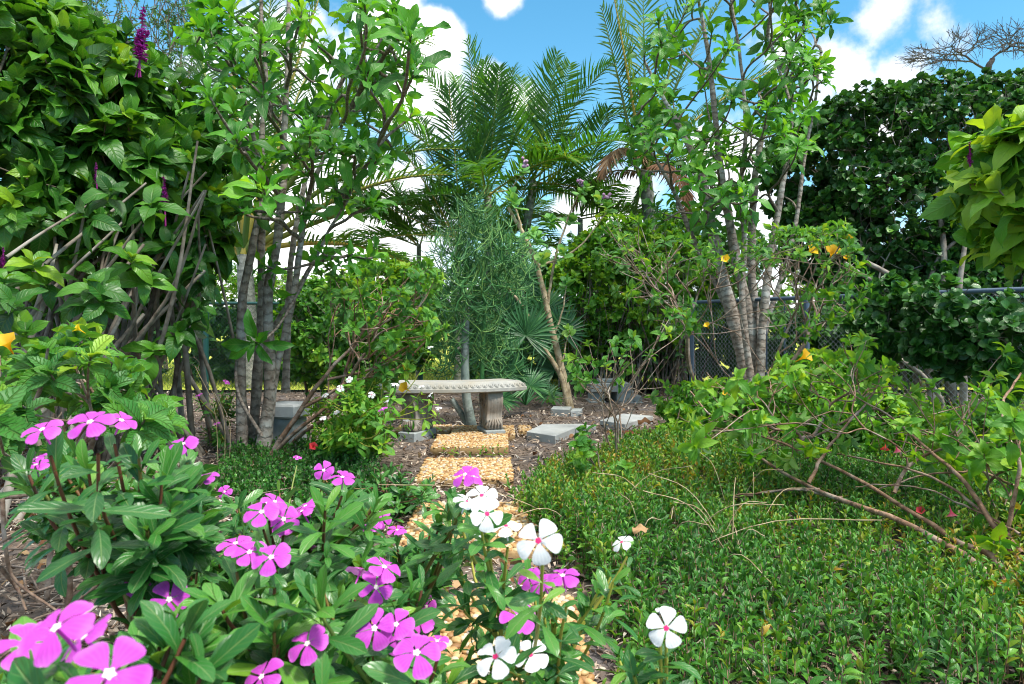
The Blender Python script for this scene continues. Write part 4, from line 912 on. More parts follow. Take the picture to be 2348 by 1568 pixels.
# ==== milkweed (crown flower) tree =========================================================================
DM = 7.3; mbase = P(1298, 938, DM)
root = thing('milkweed_tree', 'sparse small tree with pale tan forked stems and round leaves right of the bench', 'tree', (mbase[0], mbase[1], 0))
stems = [Pl(DM, (1308, 942), (1288, 850), (1262, 740), (1245, 660), (1225, 590), (1195, 520), (1168, 470)), Pl(DM - .05, (1302, 942), (1283, 860), (1240, 790), (1195, 700), (1155, 645)), Pl(DM, (1255, 700), (1270, 600), (1300, 510), (1328, 445)), Pl(DM, (1232, 610), (1290, 590), (1340, 550), (1390, 480)), Pl(DM + .1, (1195, 520), (1172, 440), (1200, 400)), Pl(DM, (1268, 770), (1285, 720), (1300, 650)), Pl(DM - .1, (1285, 850), (1295, 800), (1305, 755)), Pl(DM + .1, (1310, 940), (1296, 900), (1290, 860))]
for s_, r0 in zip(stems, (.042, .032, .017, .014, .012, .012, .01, .03)):
    mb = MB(); sp_ = smooth_path(s_, 22); tube(mb, sp_ + np.cumsum(rng.normal(0, .003, (22, 3)), 0), np.linspace(r0, r0 * .4, 22), 9, rng.random()); mb.build('branch' if r0 < .025 else 'trunk', M['tanstem'], root)
ct = [P(u, v, DM + o) for u, v, o in ((1172, 445, 0), (1180, 460, -.1), (1198, 388, .1), (1330, 445, 0), (1345, 430, -.1), (1392, 470, 0), (1372, 455, .1), (1222, 530, -.2), (1235, 545, -.1), (1300, 645, 0), (1302, 755, -.1), (1310, 500, 0), (1262, 500, .1), (1290, 575, -.1), (1160, 640, 0), (1245, 590, -.2))]
mb = MB(); whorl(mb, T_crown, ct, nrm(np.array([[rng.normal(0, .3), -.5, 1] for _ in ct])), 9, .5, 1.4, .125, .085, .09, .2, .2, None, True); mb.build('foliage', M['crown'], root)
for u, v in ((1204, 375), (1332, 418), (1392, 452)):
    mb = MB(); c = P(u, v, DM - .05)
    for _ in range(9): mb.add(ICOS[0] * .02 + c + rng.normal(0, .018, 3), None, ICOS[1], rng.random())
    mb.build('flower_cluster', ramp_mat('lilac_cluster', [(0, (.35, .16, .32)), (1, (.6, .4, .55))], .6, .3), root)
# ==== hedges and filler ====================================================================================
def mass(name, label, cat, ells, bases, n, tms, L, Wd, k, lmat, smat, pw=.2, cut=.75, group=None, rtip=.003, share=.7, ex=.36, extra_bases=0, zmin=.05, rb=.1, sides=5):
    tp, nn = sample_shell(ells, n, pw, cut, zmin)
    def exf(lf, sk): along(sk, share, 2, lf, tms, L, Wd)
    return shrub(name, label, cat, bases, tp, smat, lmat, tms, L, Wd, k, rtip, ex, (.3, 1.5), L * .5, group, .25, False, .12, .45, exf, sides, rb)
def gb(u, d, n=1, sp=.2): b = P(u, 747, d); return [(b[0] + rng.normal(0, sp), b[1] + rng.normal(0, sp), 0) for _ in range(n)]
# clipped screen right of centre, bare stems below
mass('leafy_hedge', 'bright leafed dense hedge with a thicket of brown stems behind the block stack', 'hedge',
     [ell(1420, 620, 9.3, 120, 130, .6), ell(1540, 610, 9.3, 110, 125, .6), ell(1330, 690, 9.2, 90, 130, .5), ell(1480, 720, 9.1, 140, 90, .5), ell(1600, 660, 9.4, 70, 110, .5)], gb(1400, 9.2, 5) + gb(1500, 9.2, 5) + gb(1570, 9.3, 4) + gb(1330, 9.3, 3), 1100, T_bright, .11, .062, 7, 'bright', 'hedgebark', rb=.2)
root = thing('cane_thicket', 'thicket of upright bare brown stems below the hedge behind the block stack', 'shrub', (1.9, 8.9, 0)); mb = MB(); pts = []
for i in range(120):
    b = P(rng.uniform(1290, 1600), 747, rng.uniform(8.7, 9.5)); b[2] = 0; e = b + [rng.normal(0, .2), rng.normal(0, .2), rng.uniform(.7, 1.4)]; pts.append(smooth_path([b, (b + e) / 2 + rng.normal(0, .05, 3), e], 8))
add_tubes(mb, np.array(pts), rng.uniform(.005, .016, (len(pts), 1)) * np.linspace(1, .6, 8)[None], 5); mb.build('stem', M['darkstem'], root)
mb = MB(); pts = np.array(pts); whorl(mb, T_bright, pts[:, 5], nrm(pts[:, 5] - pts[:, 4]), 5, .8, 1.6, .09, .055, .25, .3, .3); mb.build('foliage', M['hedge'], root)
# big dark hedge tree on the right
DH = 7.6
mass('hedge_tree', 'big dark clipped hedge tree with small round leaves filling the right side', 'hedge',
     [ell(1870, 410, DH + .9, 130, 140, .5), ell(2000, 340, DH + .5, 160, 140, .6), ell(2160, 300, DH + .2, 190, 130, .7), ell(2330, 290, DH, 170, 125, .7), ell(2080, 480, DH, 190, 150, .6), ell(2290, 470, DH - .2, 170, 170, .6), ell(1900, 540, DH + .6, 130, 120, .45), ell(2180, 700, DH - .2, 180, 130, .5), ell(2350, 680, DH - .3, 100, 170, .5), ell(2020, 660, DH + .1, 120, 110, .4), ell(2290, 800, DH - .2, 120, 80, .4), ell(2030, 740, 5.9, 80, 110, .3), ell(2170, 750, 5.45, 90, 120, .3), ell(2310, 790, 5.0, 90, 120, .35)],
     gb(2140, DH, 3, .12) + gb(2195, DH + .1, 3, .12) + gb(2060, DH + .3, 1, .1) + gb(2290, DH, 2, .1), 4200, T_hedge, .08, .066, 8, 'hedge', 'hedgebark', .18, .78, rtip=.0032, share=.9, ex=.34)
root = thing('hedge_tree', 'low crooked grey trunked tree under the dark hedge at right', 'tree', (*P(2150, 747, 7.0)[:2], 0))
for s_, r0 in ((Pl(7.0, (2150, 985), (2140, 870), (2110, 760), (2060, 640), (1980, 590)), .05), (Pl(7.1, (2185, 985), (2180, 860), (2170, 700), (2165, 560), (2150, 430)), .05), (Pl(7.2, (2120, 950), (2100, 860), (2105, 760), (2150, 600), (2230, 520)), .035), (Pl(6.9, (2215, 960), (2205, 860), (2195, 740), (2210, 600), (2240, 480)), .04), (Pl(6.8, (2175, 985), (2150, 900), (2090, 830), (2030, 800)), .03), (Pl(7.0, (2060, 640), (2000, 640), (1940, 600)), .03), (Pl(6.6, (2290, 990), (2300, 900), (2330, 820), (2370, 760)), .025)):
    mb = MB(); sp_ = smooth_path(s_, 24); tube(mb, sp_ + np.cumsum(rng.normal(0, .006, (24, 3)), 0), np.linspace(r0, r0 * .45, 24), 9, rng.random()); mb.build('trunk', M['hedgebark'], root)
tp, _ = sample_shell([ell(2160, 780, 6.9, 130, 60, .35), ell(2080, 700, 7.0, 80, 60, .3), ell(2280, 760, 6.8, 90, 80, .3)], 160, .5, .3); mb = MB(); whorl(mb, T_hedge, tp, nrm(rng.normal(0, 1, tp.shape) + UP), 8, .4, 1.5, .06, .045, .06, .3); mb.build('foliage', M['hedge'], root)
# background trees and bushes beyond the fence
bt = 'trees beyond the fence'
mass('feathery_tree', 'fine leafed spreading tree beyond the fence left of the ringed trunks', 'tree', [ell(480, 640, 12.5, 110, 55, .9), ell(600, 660, 13, 110, 60, .9), ell(380, 650, 12.8, 100, 60, .8)], gb(470, 12.5) + gb(600, 13), 650, T_small, .09, .035, 9, 'bright', 'darkstem', .5, .4, bt)
mass('bushy_tree', 'bright green bushy tree beyond the fence just left of the palm clump', 'tree', [ell(880, 640, 13.5, 90, 75, .9), ell(830, 720, 13, 110, 80, .8), ell(950, 690, 13, 70, 100, .8), ell(760, 700, 12.5, 80, 90, .8)], gb(840, 13.3, 2) + gb(930, 13), 1000, T_bright, .13, .075, 7, 'bright', 'darkstem', .3, .6, bt)
mass('dense_shrub', 'dense dark green shrub between the ringed trunks and the bench', 'shrub', [ell(720, 760, 7.6, 90, 130, .5), ell(800, 800, 7.4, 100, 100, .5), ell(880, 760, 7.8, 90, 110, .5), ell(960, 720, 8.2, 80, 130, .5)], gb(730, 7.6, 2) + gb(830, 7.5, 2) + gb(930, 8, 2), 900, T_fill, .095, .045, 7, 'filler', 'darkstem', .3, .6)
mass('fine_leaved_tree', 'tall airy tree with tiny leaves rising behind the firespike at the top left', 'tree', [ell(180, 20, 13, 200, 80, 1.1), ell(400, 40, 13, 90, 130, .9), ell(420, 180, 13, 60, 90, .7), ell(30, 0, 13, 150, 90, 1), ell(450, 300, 13.2, 60, 90, .6)], gb(200, 13) + gb(400, 13.2), 800, T_small, .085, .03, 8, 'hedge', 'darkstem', .7, .3, bt, share=.3, rtip=.005)
mass('bushy_tree', 'green shrubby tree beyond the fence behind the hedge and right palm', 'tree', [ell(1420, 600, 13, 130, 90, .8), ell(1560, 560, 13.5, 110, 90, .8), ell(1300, 640, 13, 110, 110, .8), ell(1680, 620, 13, 100, 110, .8), ell(1150, 700, 12.8, 120, 130, .8)], gb(1400, 13, 2) + gb(1600, 13.2, 2) + gb(1200, 13, 2), 1100, T_bright, .14, .08, 7, 'hedge', 'darkstem', .35, .6, bt)
mass('bushy_tree', 'yellow green leafy tree seen through the stems of the dark hedge at right', 'tree', [ell(2060, 620, 11.5, 160, 110, .8), ell(2300, 640, 10.5, 170, 120, .8), ell(2180, 760, 11, 200, 120, .7), ell(1900, 720, 11.5, 140, 130, .7)], gb(2060, 11.5, 2) + gb(2250, 10.8, 2), 1000, T_bright, .13, .07, 7, 'bright', 'darkstem', .4, .5, bt)
for lb, us in (('dense dark shrub row standing behind the blue fence panel', (1560, 1680, 1800, 1920)), ('dense dark shrubs behind the steel fence at the right edge', (2040, 2160, 2280, 2400)), ('dense dark shrubs behind the cane thicket and the fan palm', (1120, 1230, 1340, 1450)), ('dense green shrubs beyond the fence behind the ringed trunks', (500, 590, 680, 760)), ('green shrubs beyond the fence behind the firespike canes', (-60, 60, 190, 320))):
    mass('dense_shrub', lb, 'shrub', [ell(u, 790 + rng.uniform(-20, 20), 9.9 if u > 1500 else 10.4, 90, 110, .45) for u in us], gb(np.mean(us) - 100, 9.9, 2, .3) + gb(np.mean(us) + 100, 9.9, 2, .3), 620, T_bright, .13, .08, 8, 'hedge', 'darkstem', .3, .7, None)
# far belt of trees beyond the lawn
mb = MB(); tp, _ = sample_shell([ell(u, 735 - rng.uniform(0, 14), 60 + rng.normal(0, 6), rng.uniform(50, 110), rng.uniform(14, 34), 3) for u in range(-300, 2700, 90)], 5200, .4, .3)
whorl(mb, T_bright, tp, nrm(rng.normal(0, .6, tp.shape) + UP), 5, .4, 1.6, .8, .45, .3, .3); tag(mb.build('distant_treeline', M['filler']), kind='stuff')
# bare tree
bd = 24; bb = P(2265, 747, bd); root = thing('bare_tree', 'leafless dark tree spreading its twigs above the hedge at the top right', 'tree', (bb[0], bb[1], 0))
mb = MB(); tr = smooth_path([np.array([bb[0], bb[1], 0]), P(2255, 500, bd), P(2262, 190, bd), P(2275, 135, bd)], 20); tube(mb, tr, np.linspace(.17, .085, 20), 9, .3); mb.build('trunk', M['bare'], root)
tpL = scatter_px([(2200, 110, 100, 45), (2130, 140, 80, 30), (2100, 130, 50, 30), (2230, 75, 60, 30)], 330, bd, 1.6); tpR = scatter_px([(2300, 80, 70, 45), (2380, 90, 90, 60), (2340, 110, 60, 30)], 330, bd, 1.6); sk = Skel()
sk.grow(tr[14], nrm(np.array([-1, 0, .5])), tpL, .0075, .3, .3, .16, .25, 2); sk.grow(tr[-1], nrm(np.array([.3, 0, 1])), tpR, .0075, .3, .3, .16, .25, 2)
mb = MB(); sk.tubes(mb, 5, 7); mb.build('branches', M['bare'], root)
# ==== twiggy yellow flowered shrubs ========================================================================
def twig_leaves(lf, pts, dirs, L, W_, k=9, opp=True): whorl(lf, T_turn, pts, dirs, k, .35, 1.5, L, W_, L * .5, .16, .25, None, opp, rbias=.35)
def twiggy(label, bases, tipsets, stem_mat, L, W_, k, rtip, fl=(), lm='turnera', ex=.42, d0=5, jit=.16, frac=.36, leafed=.8, up=.15, limbs=(), name='twiggy_shrub'):
    tips = np.vstack(tipsets)
    root, sk = shrub(name, label, 'shrub', bases, tips, stem_mat, lm, T_turn, L, W_, k, rtip, ex, (.3, 1.5), L * .45, None, up, True, jit, frac, None, 6, .3, leafed, clump=False)
    for pts, r0, r1 in limbs:
        mb = MB(); sp_ = smooth_path(pts, 26); tube(mb, sp_ + np.cumsum(rng.normal(0, .003, (26, 3)), 0), np.linspace(r0, r1, 26), 8, rng.random()); mb.build('branch', M[stem_mat], root)
    for u, v, d, sz in fl: put_trumpet(root, 'yellow', P(u, v, d), nrm([rng.normal(0, .5), -.7, .5 + rng.normal(0, .2)]), sz)
    return root, sk
E_ = ell
def px_tips(lst, n, d, dd): return scatter_px(lst, n, d, dd)
# the broad fan of bare twigs right of centre
twiggy('wide twiggy shrub right of the bench, bare brown twigs fanning out to yellow trumpets', [P(1700, 747, 5.6) * [1, 1, 0], P(1640, 747, 5.5) * [1, 1, 0], P(1760, 747, 5.7) * [1, 1, 0]],
       [px_tips([(1850, 580, 120, 60), (1940, 640, 60, 90), (1780, 560, 80, 40), (1650, 580, 100, 50), (1560, 600, 90, 60), (1480, 640, 90, 60), (1900, 540, 60, 30), (1430, 560, 70, 60), (1860, 720, 110, 60), (1560, 720, 80, 50)], 230, 5.3, .9)], 'twig', .085, .034, 8, .0030,
       [(1862, 573, 5.0, .10), (1908, 574, 5.0, .11), (1943, 549, 5.0, .09), (1663, 593, 5.1, .07), (1940, 590, 5.1, .05), (1890, 610, 5.1, .05), (1620, 745, 5.0, .05)], leafed=.85, ex=.4)
# open sapling of dark twigs in front of the slabs
twiggy('open sapling with dark bare twigs and leaf tufts in front of the grey slabs', [P(1406, 1052, 4.35) * [1, 1, 0], P(1412, 1052, 4.32) * [1, 1, 0], P(1418, 1052, 4.35) * [1, 1, 0], P(1412, 1052, 4.4) * [1, 1, 0]],
       [px_tips([(1440, 800, 60, 40), (1380, 830, 60, 60), (1500, 790, 50, 60), (1320, 850, 50, 40), (1470, 880, 60, 50), (1290, 900, 40, 30), (1420, 740, 60, 40), (1540, 740, 40, 60), (1340, 780, 40, 30)], 40, 4.3, .6)], 'twig', .075, .032, 7, .0026, leafed=.8, ex=.36, frac=.3)
# arching shrub whose long limbs lean in from the lower right corner
B2 = P(2342, 1450, 2.2)
twiggy('long reddish brown bare limbs leaning in from the lower right corner over the ground cover', [P(2310, 1250, 2.5), P(1850, 1050, 3.3), P(2050, 1130, 2.9)],
       [px_tips([(1640, 900, 70, 50), (1760, 860, 80, 40), (1880, 870, 60, 60), (1580, 1000, 40, 60), (1700, 960, 60, 50), (1950, 800, 50, 40), (2000, 880, 60, 60), (2120, 930, 70, 60), (1860, 980, 70, 50), (2000, 1000, 90, 60), (1780, 1050, 90, 50), (2150, 1060, 80, 60)], 150, 3.4, .7), px_tips([(2240, 930, 80, 60), (2310, 880, 50, 80), (2200, 1040, 90, 60), (2320, 1020, 40, 60)], 36, 2.9, .5)], 'redtwig', .074, .03, 9, .0022,
       [(1848, 815, 3.3, .075), (1662, 900, 3.4, .03), (1990, 870, 3.3, .03)], 'bright', .36, limbs=[
       ([B2 + [0, 0, -.42], B2, P(2250, 1300, 2.35), P(2060, 1190, 2.7), P(1880, 1130, 3.1), P(1770, 1070, 3.4), P(1640, 960, 3.6), P(1590, 900, 3.7)], .017, .004),
       ([B2 + [.02, 0, -.1], P(2290, 1290, 2.35), P(2200, 1235, 2.5), P(2080, 1165, 2.8), P(1930, 1080, 3.1), P(1800, 1020, 3.3), P(1700, 985, 3.5)], .015, .004),
       ([P(2340, 1300, 2.4), P(2230, 1120, 2.7), P(2150, 1040, 2.9), P(2060, 960, 3.1), P(1960, 900, 3.3)], .011, .003),
       ([P(1930, 1140, 3.05), P(1820, 1120, 3.15), P(1720, 1135, 3.2), P(1660, 1140, 3.25)], .007, .003),
       ([P(1880, 1120, 3.1), P(1760, 1128, 3.2), P(1690, 1135, 3.3), P(1625, 1145, 3.35)], .006, .003),
       ([P(1850, 1105, 3.1), P(1880, 1040, 3.15), P(1920, 980, 3.2), P(1990, 900, 3.3), P(2010, 830, 3.3)], .009, .003),
       ([P(2347, 1270, 2.4), P(2270, 1190, 2.6), P(2140, 1100, 2.8), P(2000, 1060, 3.0), P(1850, 1030, 3.3)], .008, .003),
       ([P(2320, 1110, 2.6), P(2240, 1080, 2.75), P(2120, 1080, 2.9), P(2000, 1110, 3.0)], .006, .003),
       ([P(2310, 1200, 2.5), P(2330, 1060, 2.5), P(2290, 960, 2.6), P(2340, 860, 2.7)], .008, .004),
       ([P(2340, 1230, 2.4), P(2210, 1160, 2.7), P(2080, 1120, 2.8), P(1960, 1125, 2.9)], .005, .002)])
# fresh upright shoots at the right border
twiggy('leafy light green shoots at the right border above the fallen limbs', [P(2330, 747, 2.9) * [1, 1, 0]], [px_tips([(2310, 990, 40, 40), (2240, 1040, 40, 30), (2340, 1110, 30, 50), (2250, 1240, 30, 40), (2330, 1200, 30, 60)], 22, 2.7, .3)], 'twig', .085, .038, 10, .003, [(2330, 1160, 2.5, .03)], 'bright', .4, leafed=1)
# left corner shrub with serrated leaves
LB = [(-1.3, 2.0, .0), (-1.5, 2.2, .0), (-1.55, 1.75, 0)]
twiggy('leafy shrub with serrated glossy leaves and a yellow flower at the left edge', LB,
       [px_tips([(60, 830, 90, 50), (170, 790, 60, 40), (230, 860, 110, 50), (310, 900, 80, 50), (90, 900, 100, 40), (200, 940, 100, 40), (20, 960, 60, 40), (330, 960, 60, 30)], 62, 1.95, .5)], 'twig', .082, .036, 10, .003,
       [(12, 782, 1.75, .058), (176, 752, 1.9, .03), (100, 800, 1.9, .02)], ex=.4, leafed=1)
# shrub beside the tree, limbs crossing toward the bench
twiggy('spreading shrub with dark crossing limbs and yellow flowers just left of the bench', [P(618, 1060, 4.5) * [1, 1, 0], P(650, 1000, 4.7) * [1, 1, 0]],
       [px_tips([(950, 690, 60, 60), (890, 650, 70, 50), (980, 750, 40, 50), (870, 760, 60, 50), (930, 810, 50, 40), (990, 640, 40, 40), (820, 700, 60, 50), (885, 860, 25, 30), (780, 640, 50, 50)], 105, 4.4, .7)], 'redtwig', .085, .036, 9, .0028,
       [(926, 888, 4.2, .075), (932, 843, 4.3, .06)], ex=.4, leafed=.9, limbs=[
       ([P(615, 1055, 4.5), P(690, 940, 4.45), P(740, 870, 4.4), P(820, 780, 4.4), P(875, 700, 4.4)], .02, .006), ([P(700, 930, 4.45), P(800, 880, 4.4), P(890, 850, 4.4), P(960, 800, 4.4), P(1010, 740, 4.4)], .012, .004), ([P(750, 870, 4.5), P(850, 845, 4.45), P(930, 800, 4.4), P(985, 770, 4.4)], .009, .004)])
# low shrub of small leaves in front of the slabs
twiggy('small dark leafed seedling standing in the ground cover in front of the sapling', [P(1400, 1130, 3.7) * [1, 1, 0]], [px_tips([(1380, 1060, 50, 50), (1340, 1010, 20, 30), (1430, 1090, 40, 40), (1330, 1060, 20, 20)], 30, 3.65, .35)], 'darkstem', .062, .034, 8, .0025, leafed=1, name='seedling')
# bushes behind the ground cover
mass('bright_bush', 'low bright green bush under the twiggy shrub, left part', 'bush', [E_(1620, 940, 5.3, 110, 70, .5), E_(1560, 1000, 4.9, 60, 40, .4), E_(1720, 960, 5.4, 100, 80, .5)], gb(1650, 5.2, 3), 420, T_turn, .075, .034, 8, 'bright', 'twig', .35, .6, zmin=.02)
mass('bright_bush', 'low bright green bush in the middle behind the long fallen limbs', 'bush', [E_(1850, 930, 5.0, 130, 90, .5), E_(1980, 960, 4.8, 100, 80, .5), E_(1900, 860, 5.6, 130, 60, .4)], gb(1880, 5.0, 4), 520, T_turn, .075, .034, 8, 'bright', 'twig', .35, .6, zmin=.02)
mass('bright_bush', 'low green bush at the right below the dark hedge', 'bush', [E_(2120, 990, 4.7, 110, 60, .5), E_(2260, 1000, 4.4, 120, 70, .5), E_(2347, 1040, 3.9, 60, 80, .4)], gb(2200, 4.6, 4), 420, T_turn, .072, .034, 8, 'turnera', 'twig', .35, .6, zmin=.02)
# pale cobbles in the bed
for i, (u, v, d, s_) in enumerate(((2030, 1012, 4.9, .05), (2085, 1015, 4.9, .07), (2350, 1010, 5.2, .1))):
    mb = MB(); c = P(u, v, d); n_ = ICO[0] * (1 + .15 * np.sin(ICO[0] @ np.array([3.1, 2.2, 4.0]) + i))[:, None]; mb.add(n_ * s_ * np.array([1.4, .9, .55]) + c, None, ICO[1])
    tag(mb.build('stone', M['slab']), ['small pale stone at left among the green bushes', 'pale rounded stone among the green bushes beside a dark leaf', 'pale stone at the right border under the hedge'][i], 'stone')
# ==== ground covers ========================================================================================
def poly_pts(poly, n, dmin=1.2, dmax=9):
    poly = np.array(poly, float); lo, hi_ = poly.min(0), poly.max(0); out = []
    gp = np.array([G(u, v)[:2] for u, v in poly]); lo, hi_ = gp.min(0), gp.max(0); m = len(gp)
    while len(out) < n:
        x = rng.uniform(lo, hi_); ins = False; j = m - 1
        for i in range(m):
            if (gp[i, 1] > x[1]) != (gp[j, 1] > x[1]) and x[0] < (gp[j, 0] - gp[i, 0]) * (x[1] - gp[i, 1]) / (gp[j, 1] - gp[i, 1]) + gp[i, 0]: ins = not ins
            j = i
        if ins: out.append([x[0], x[1], 0])
    return np.array(out)
def sprigs(name, pts, h, L, Wd, npair, tms, lmat, smat, rb=.25, lean=.22, lab=None):
    n = len(pts); H = h * rng.uniform(.6, 1.25, n); big = .85 + .25 * np.sin(pts[:, 0] * 3 + 1) * np.cos(pts[:, 1] * 2.3); H *= big
    ln = np.stack([rng.normal(0, lean, n), rng.normal(0, lean, n), np.ones(n)], 1); T = nrm(ln); tip = pts + T * H[:, None]
    lf = MB(); cr = np.clip(.5 + .35 * np.sin(pts[:, 0] * 2.3) * np.sin(pts[:, 1] * 1.9 + .5) + rng.normal(0, .2, n), 0, 1)
    whorl(lf, tms, tip, T, npair * 2, .15, 1.2, L, Wd, h * .8, .15, .25, cr, True, rbias=rb, small0=.5)
    st = MB(); add_tubes(st, np.stack([pts - UP * .02, (pts + tip) / 2 + rng.normal(0, .006, (n, 3)), tip], 1), np.tile([.0022, .0018, .0012], (n, 1)), 3)
    o = lf.build(name, M[lmat]); tag(o, kind='stuff'); s = st.build(name + '_stems', M[smat], o) ; tag(s, kind='stuff'); return o
gcA = [(1185, 1175), (1250, 1085), (1400, 1040), (1560, 1010), (1800, 1010), (2100, 1020), (2420, 1030), (2700, 1650), (1500, 1650), (1450, 1500), (1400, 1400), (1330, 1330), (1230, 1260)]
sprigs('ground_cover', poly_pts(gcA, 4800), .175, .048, .0175, 7, T_cov, 'cover', 'redtwig', .1, .16)
sprigs('leafy_ground_cover', poly_pts([(1500, 1020), (1560, 960), (1800, 930), (2400, 930), (2500, 1130), (2100, 1090), (1700, 1060)], 900), .2, .055, .026, 5, T_turn, 'bright', 'twig')
sprigs('dark_ground_cover', poly_pts([(500, 1060), (560, 1035), (700, 1030), (840, 1050), (880, 1110), (820, 1170), (640, 1180), (480, 1130)], 900), .11, .028, .022, 5, T_hedge, 'little', 'twig', .15)
sprigs('creeping_weeds', poly_pts([(1330, 1380), (1440, 1400), (1560, 1580), (1400, 1600)], 60), .05, .03, .016, 3, T_cov, 'bright', 'twig')
sprigs('sprouting_weeds', np.vstack([poly_pts([(1000, 1040), (1160, 1040), (1160, 1062), (1000, 1062)], 10), poly_pts([(1180, 1150), (1240, 1130), (1260, 1180), (1190, 1200)], 40), poly_pts([(1220, 915), (1290, 915), (1290, 930), (1220, 930)], 14), poly_pts([(440, 915), (560, 915), (540, 940), (440, 940)], 20)]), .06, .035, .016, 3, T_cov, 'bright', 'twig')
# small upright plant at the bottom right corner and the big dead palm sheath beside it
b = P(2282, 1470, 2.05); root = thing('light_green_shoot', 'fresh light green shoot with narrow leaves in front of a dead brown sheath', 'plant', (b[0], b[1], 0))
mb = MB(); lf = MB(); t3 = [P(2285, 1425, 1.95), P(2255, 1475, 1.9), P(2310, 1480, 2.0), P(2280, 1520, 1.85)]
for q in t3: tube(mb, [np.array([b[0], b[1], -.02]), (q + [b[0], b[1], 0]) / 2, q], [.004, .003, .002], 5)
whorl(lf, T_cov, np.array(t3), nrm(np.array([[rng.normal(0, .2), rng.normal(0, .2), 1] for _ in t3])), 11, .15, 1.2, .085, .019, .1, .12, .2, np.full(4, .8), True); mb.build('stem', M['ystem'], root); lf.build('foliage', M['bright'], root)
mb = MB(); a0, a1 = P(2215, 1415, 2.15), P(2400, 1560, 2.0); ax = a1 - a0; V = []; sdv = nrm(np.cross(ax, UP)); nU, nW = 18, 8
for i in range(nU):
    f = i / (nU - 1)
    for j in range(nW):
        y = j / (nW - 1) * 2 - 1; wv = .085 * (1 - abs(2 * f - 1.1) ** 2.5 * .8); V.append(a0 + ax * f + sdv * y * wv + UP * (.06 * (1 - y * y) * (1 if f < .9 else .4) + .015 * math.sin(f * 21 + y * 3)))
mb.add(V, [(i * nW + j, (i + 1) * nW + j, (i + 1) * nW + j + 1, i * nW + j + 1) for i in range(nU - 1) for j in range(nW - 1)], None, .8)
o = tag(mb.build('dead_sheath', M['dead']), 'big dried brown palm sheath lying at the bottom right corner', 'dead leaf'); sm = o.modifiers.new('thickness', 'SOLIDIFY'); sm.thickness = .004
# single fallen leaves and blossoms
def deadleaf(label, u, v, L, r, d=None, yaw=None):
    mb = MB(); p = G(u, v) if d is None else P(u, v, d); a = rng.random() * 6.28 if yaw is None else yaw; p = p + UP * .02
    add_leaves(mb, [leaf('ovate', .4, .3, .35, cup=.35, serr=.04)], [p], [[math.cos(a), math.sin(a), .25]], [[0, -.4, 1]], L, L * .5, r); tag(mb.build('fallen_leaf', M['dead']), label, 'fallen leaf', 'fallen leaves')
deadleaf('reddish brown curled leaf between the two pebble pavers before the bench', 1045, 1063, .13, .3, None, 3.0)
deadleaf('large pale tan crumpled leaf in the ground cover beside the white flower', 1450, 1232, .075, .8, 2.25, .3)
deadleaf('tan dry leaf on the mulch under the left vinca plant', 120, 1232, .12, .8, None, .2)
deadleaf('orange brown leaf on the mulch right of the pale slab', 1462, 975, .16, .4, 5.6, .2)
def fallen(label, kind, u, v, d, size, nv, trumpet=True):
    o = put_trumpet(None, kind, P(u, v, d), nv, size, 'fallen_blossom') if trumpet else None
    tag(o, label, 'blossom', 'fallen blossoms'); return o
fallen('bright red blossom in the dark ground cover by the pedestal', 'red', 718, 1023, 4.2, .055, (.3, -.8, .5))
fallen('red blossom hanging beside the pink one in the right bush', 'red', 2028, 1028, 3.6, .05, (-.2, -.3, -.9))
fallen('pink blossom hanging next to the red one in the right bush', 'coral', 2057, 1034, 3.5, .05, (.2, -.2, -1))
fallen('pink trumpet blossom hanging below the long limbs at right', 'coral', 2182, 1180, 2.7, .045, (.1, -.3, -1))
fallen('small pink blossom in the ground cover below the crossing limbs', 'coral', 2108, 1264, 2.7, .035, (.8, -.4, .3))
fallen('dark red blossom lying deep in the ground cover', 'red', 1738, 1306, 2.6, .045, (.5, -.5, .5))
fallen('pink blossom lying in the middle of the ground cover', 'coral', 1890, 1316, 2.55, .045, (.8, -.4, -.3))
fallen('small red blossom by the upper limb fork', 'red', 2110, 1170, 2.75, .035, (-.4, -.5, .5))
b2 = MB(); pts = [P(u, v, d) for u, v, d in ((2122, 1245, 2.6), (2125, 1258, 2.6), (2240, 1390, 2.15), (2290, 1535, 1.75), (1945, 1425, 2.3), (1870, 1385, 2.4), (2005, 1360, 2.4), (1890, 1490, 2.1), (1700, 1480, 2.0))]
for p in pts: add_leaves(b2, T_hedge, np.repeat(p[None], 4, 0), nrm(np.array([[1, -.3, .2], [-1, -.3, .2], [0, -.3, 1], [0, -.5, -1]])), [[0, -1, .3]] * 4, .011, .009, .5)
tag(b2.build('tiny_blue_blossoms', ramp_mat('pale_blue_petal', [(0, (.25, .4, .8)), (1, (.35, .5, .85))], .6, .3)), kind='stuff')
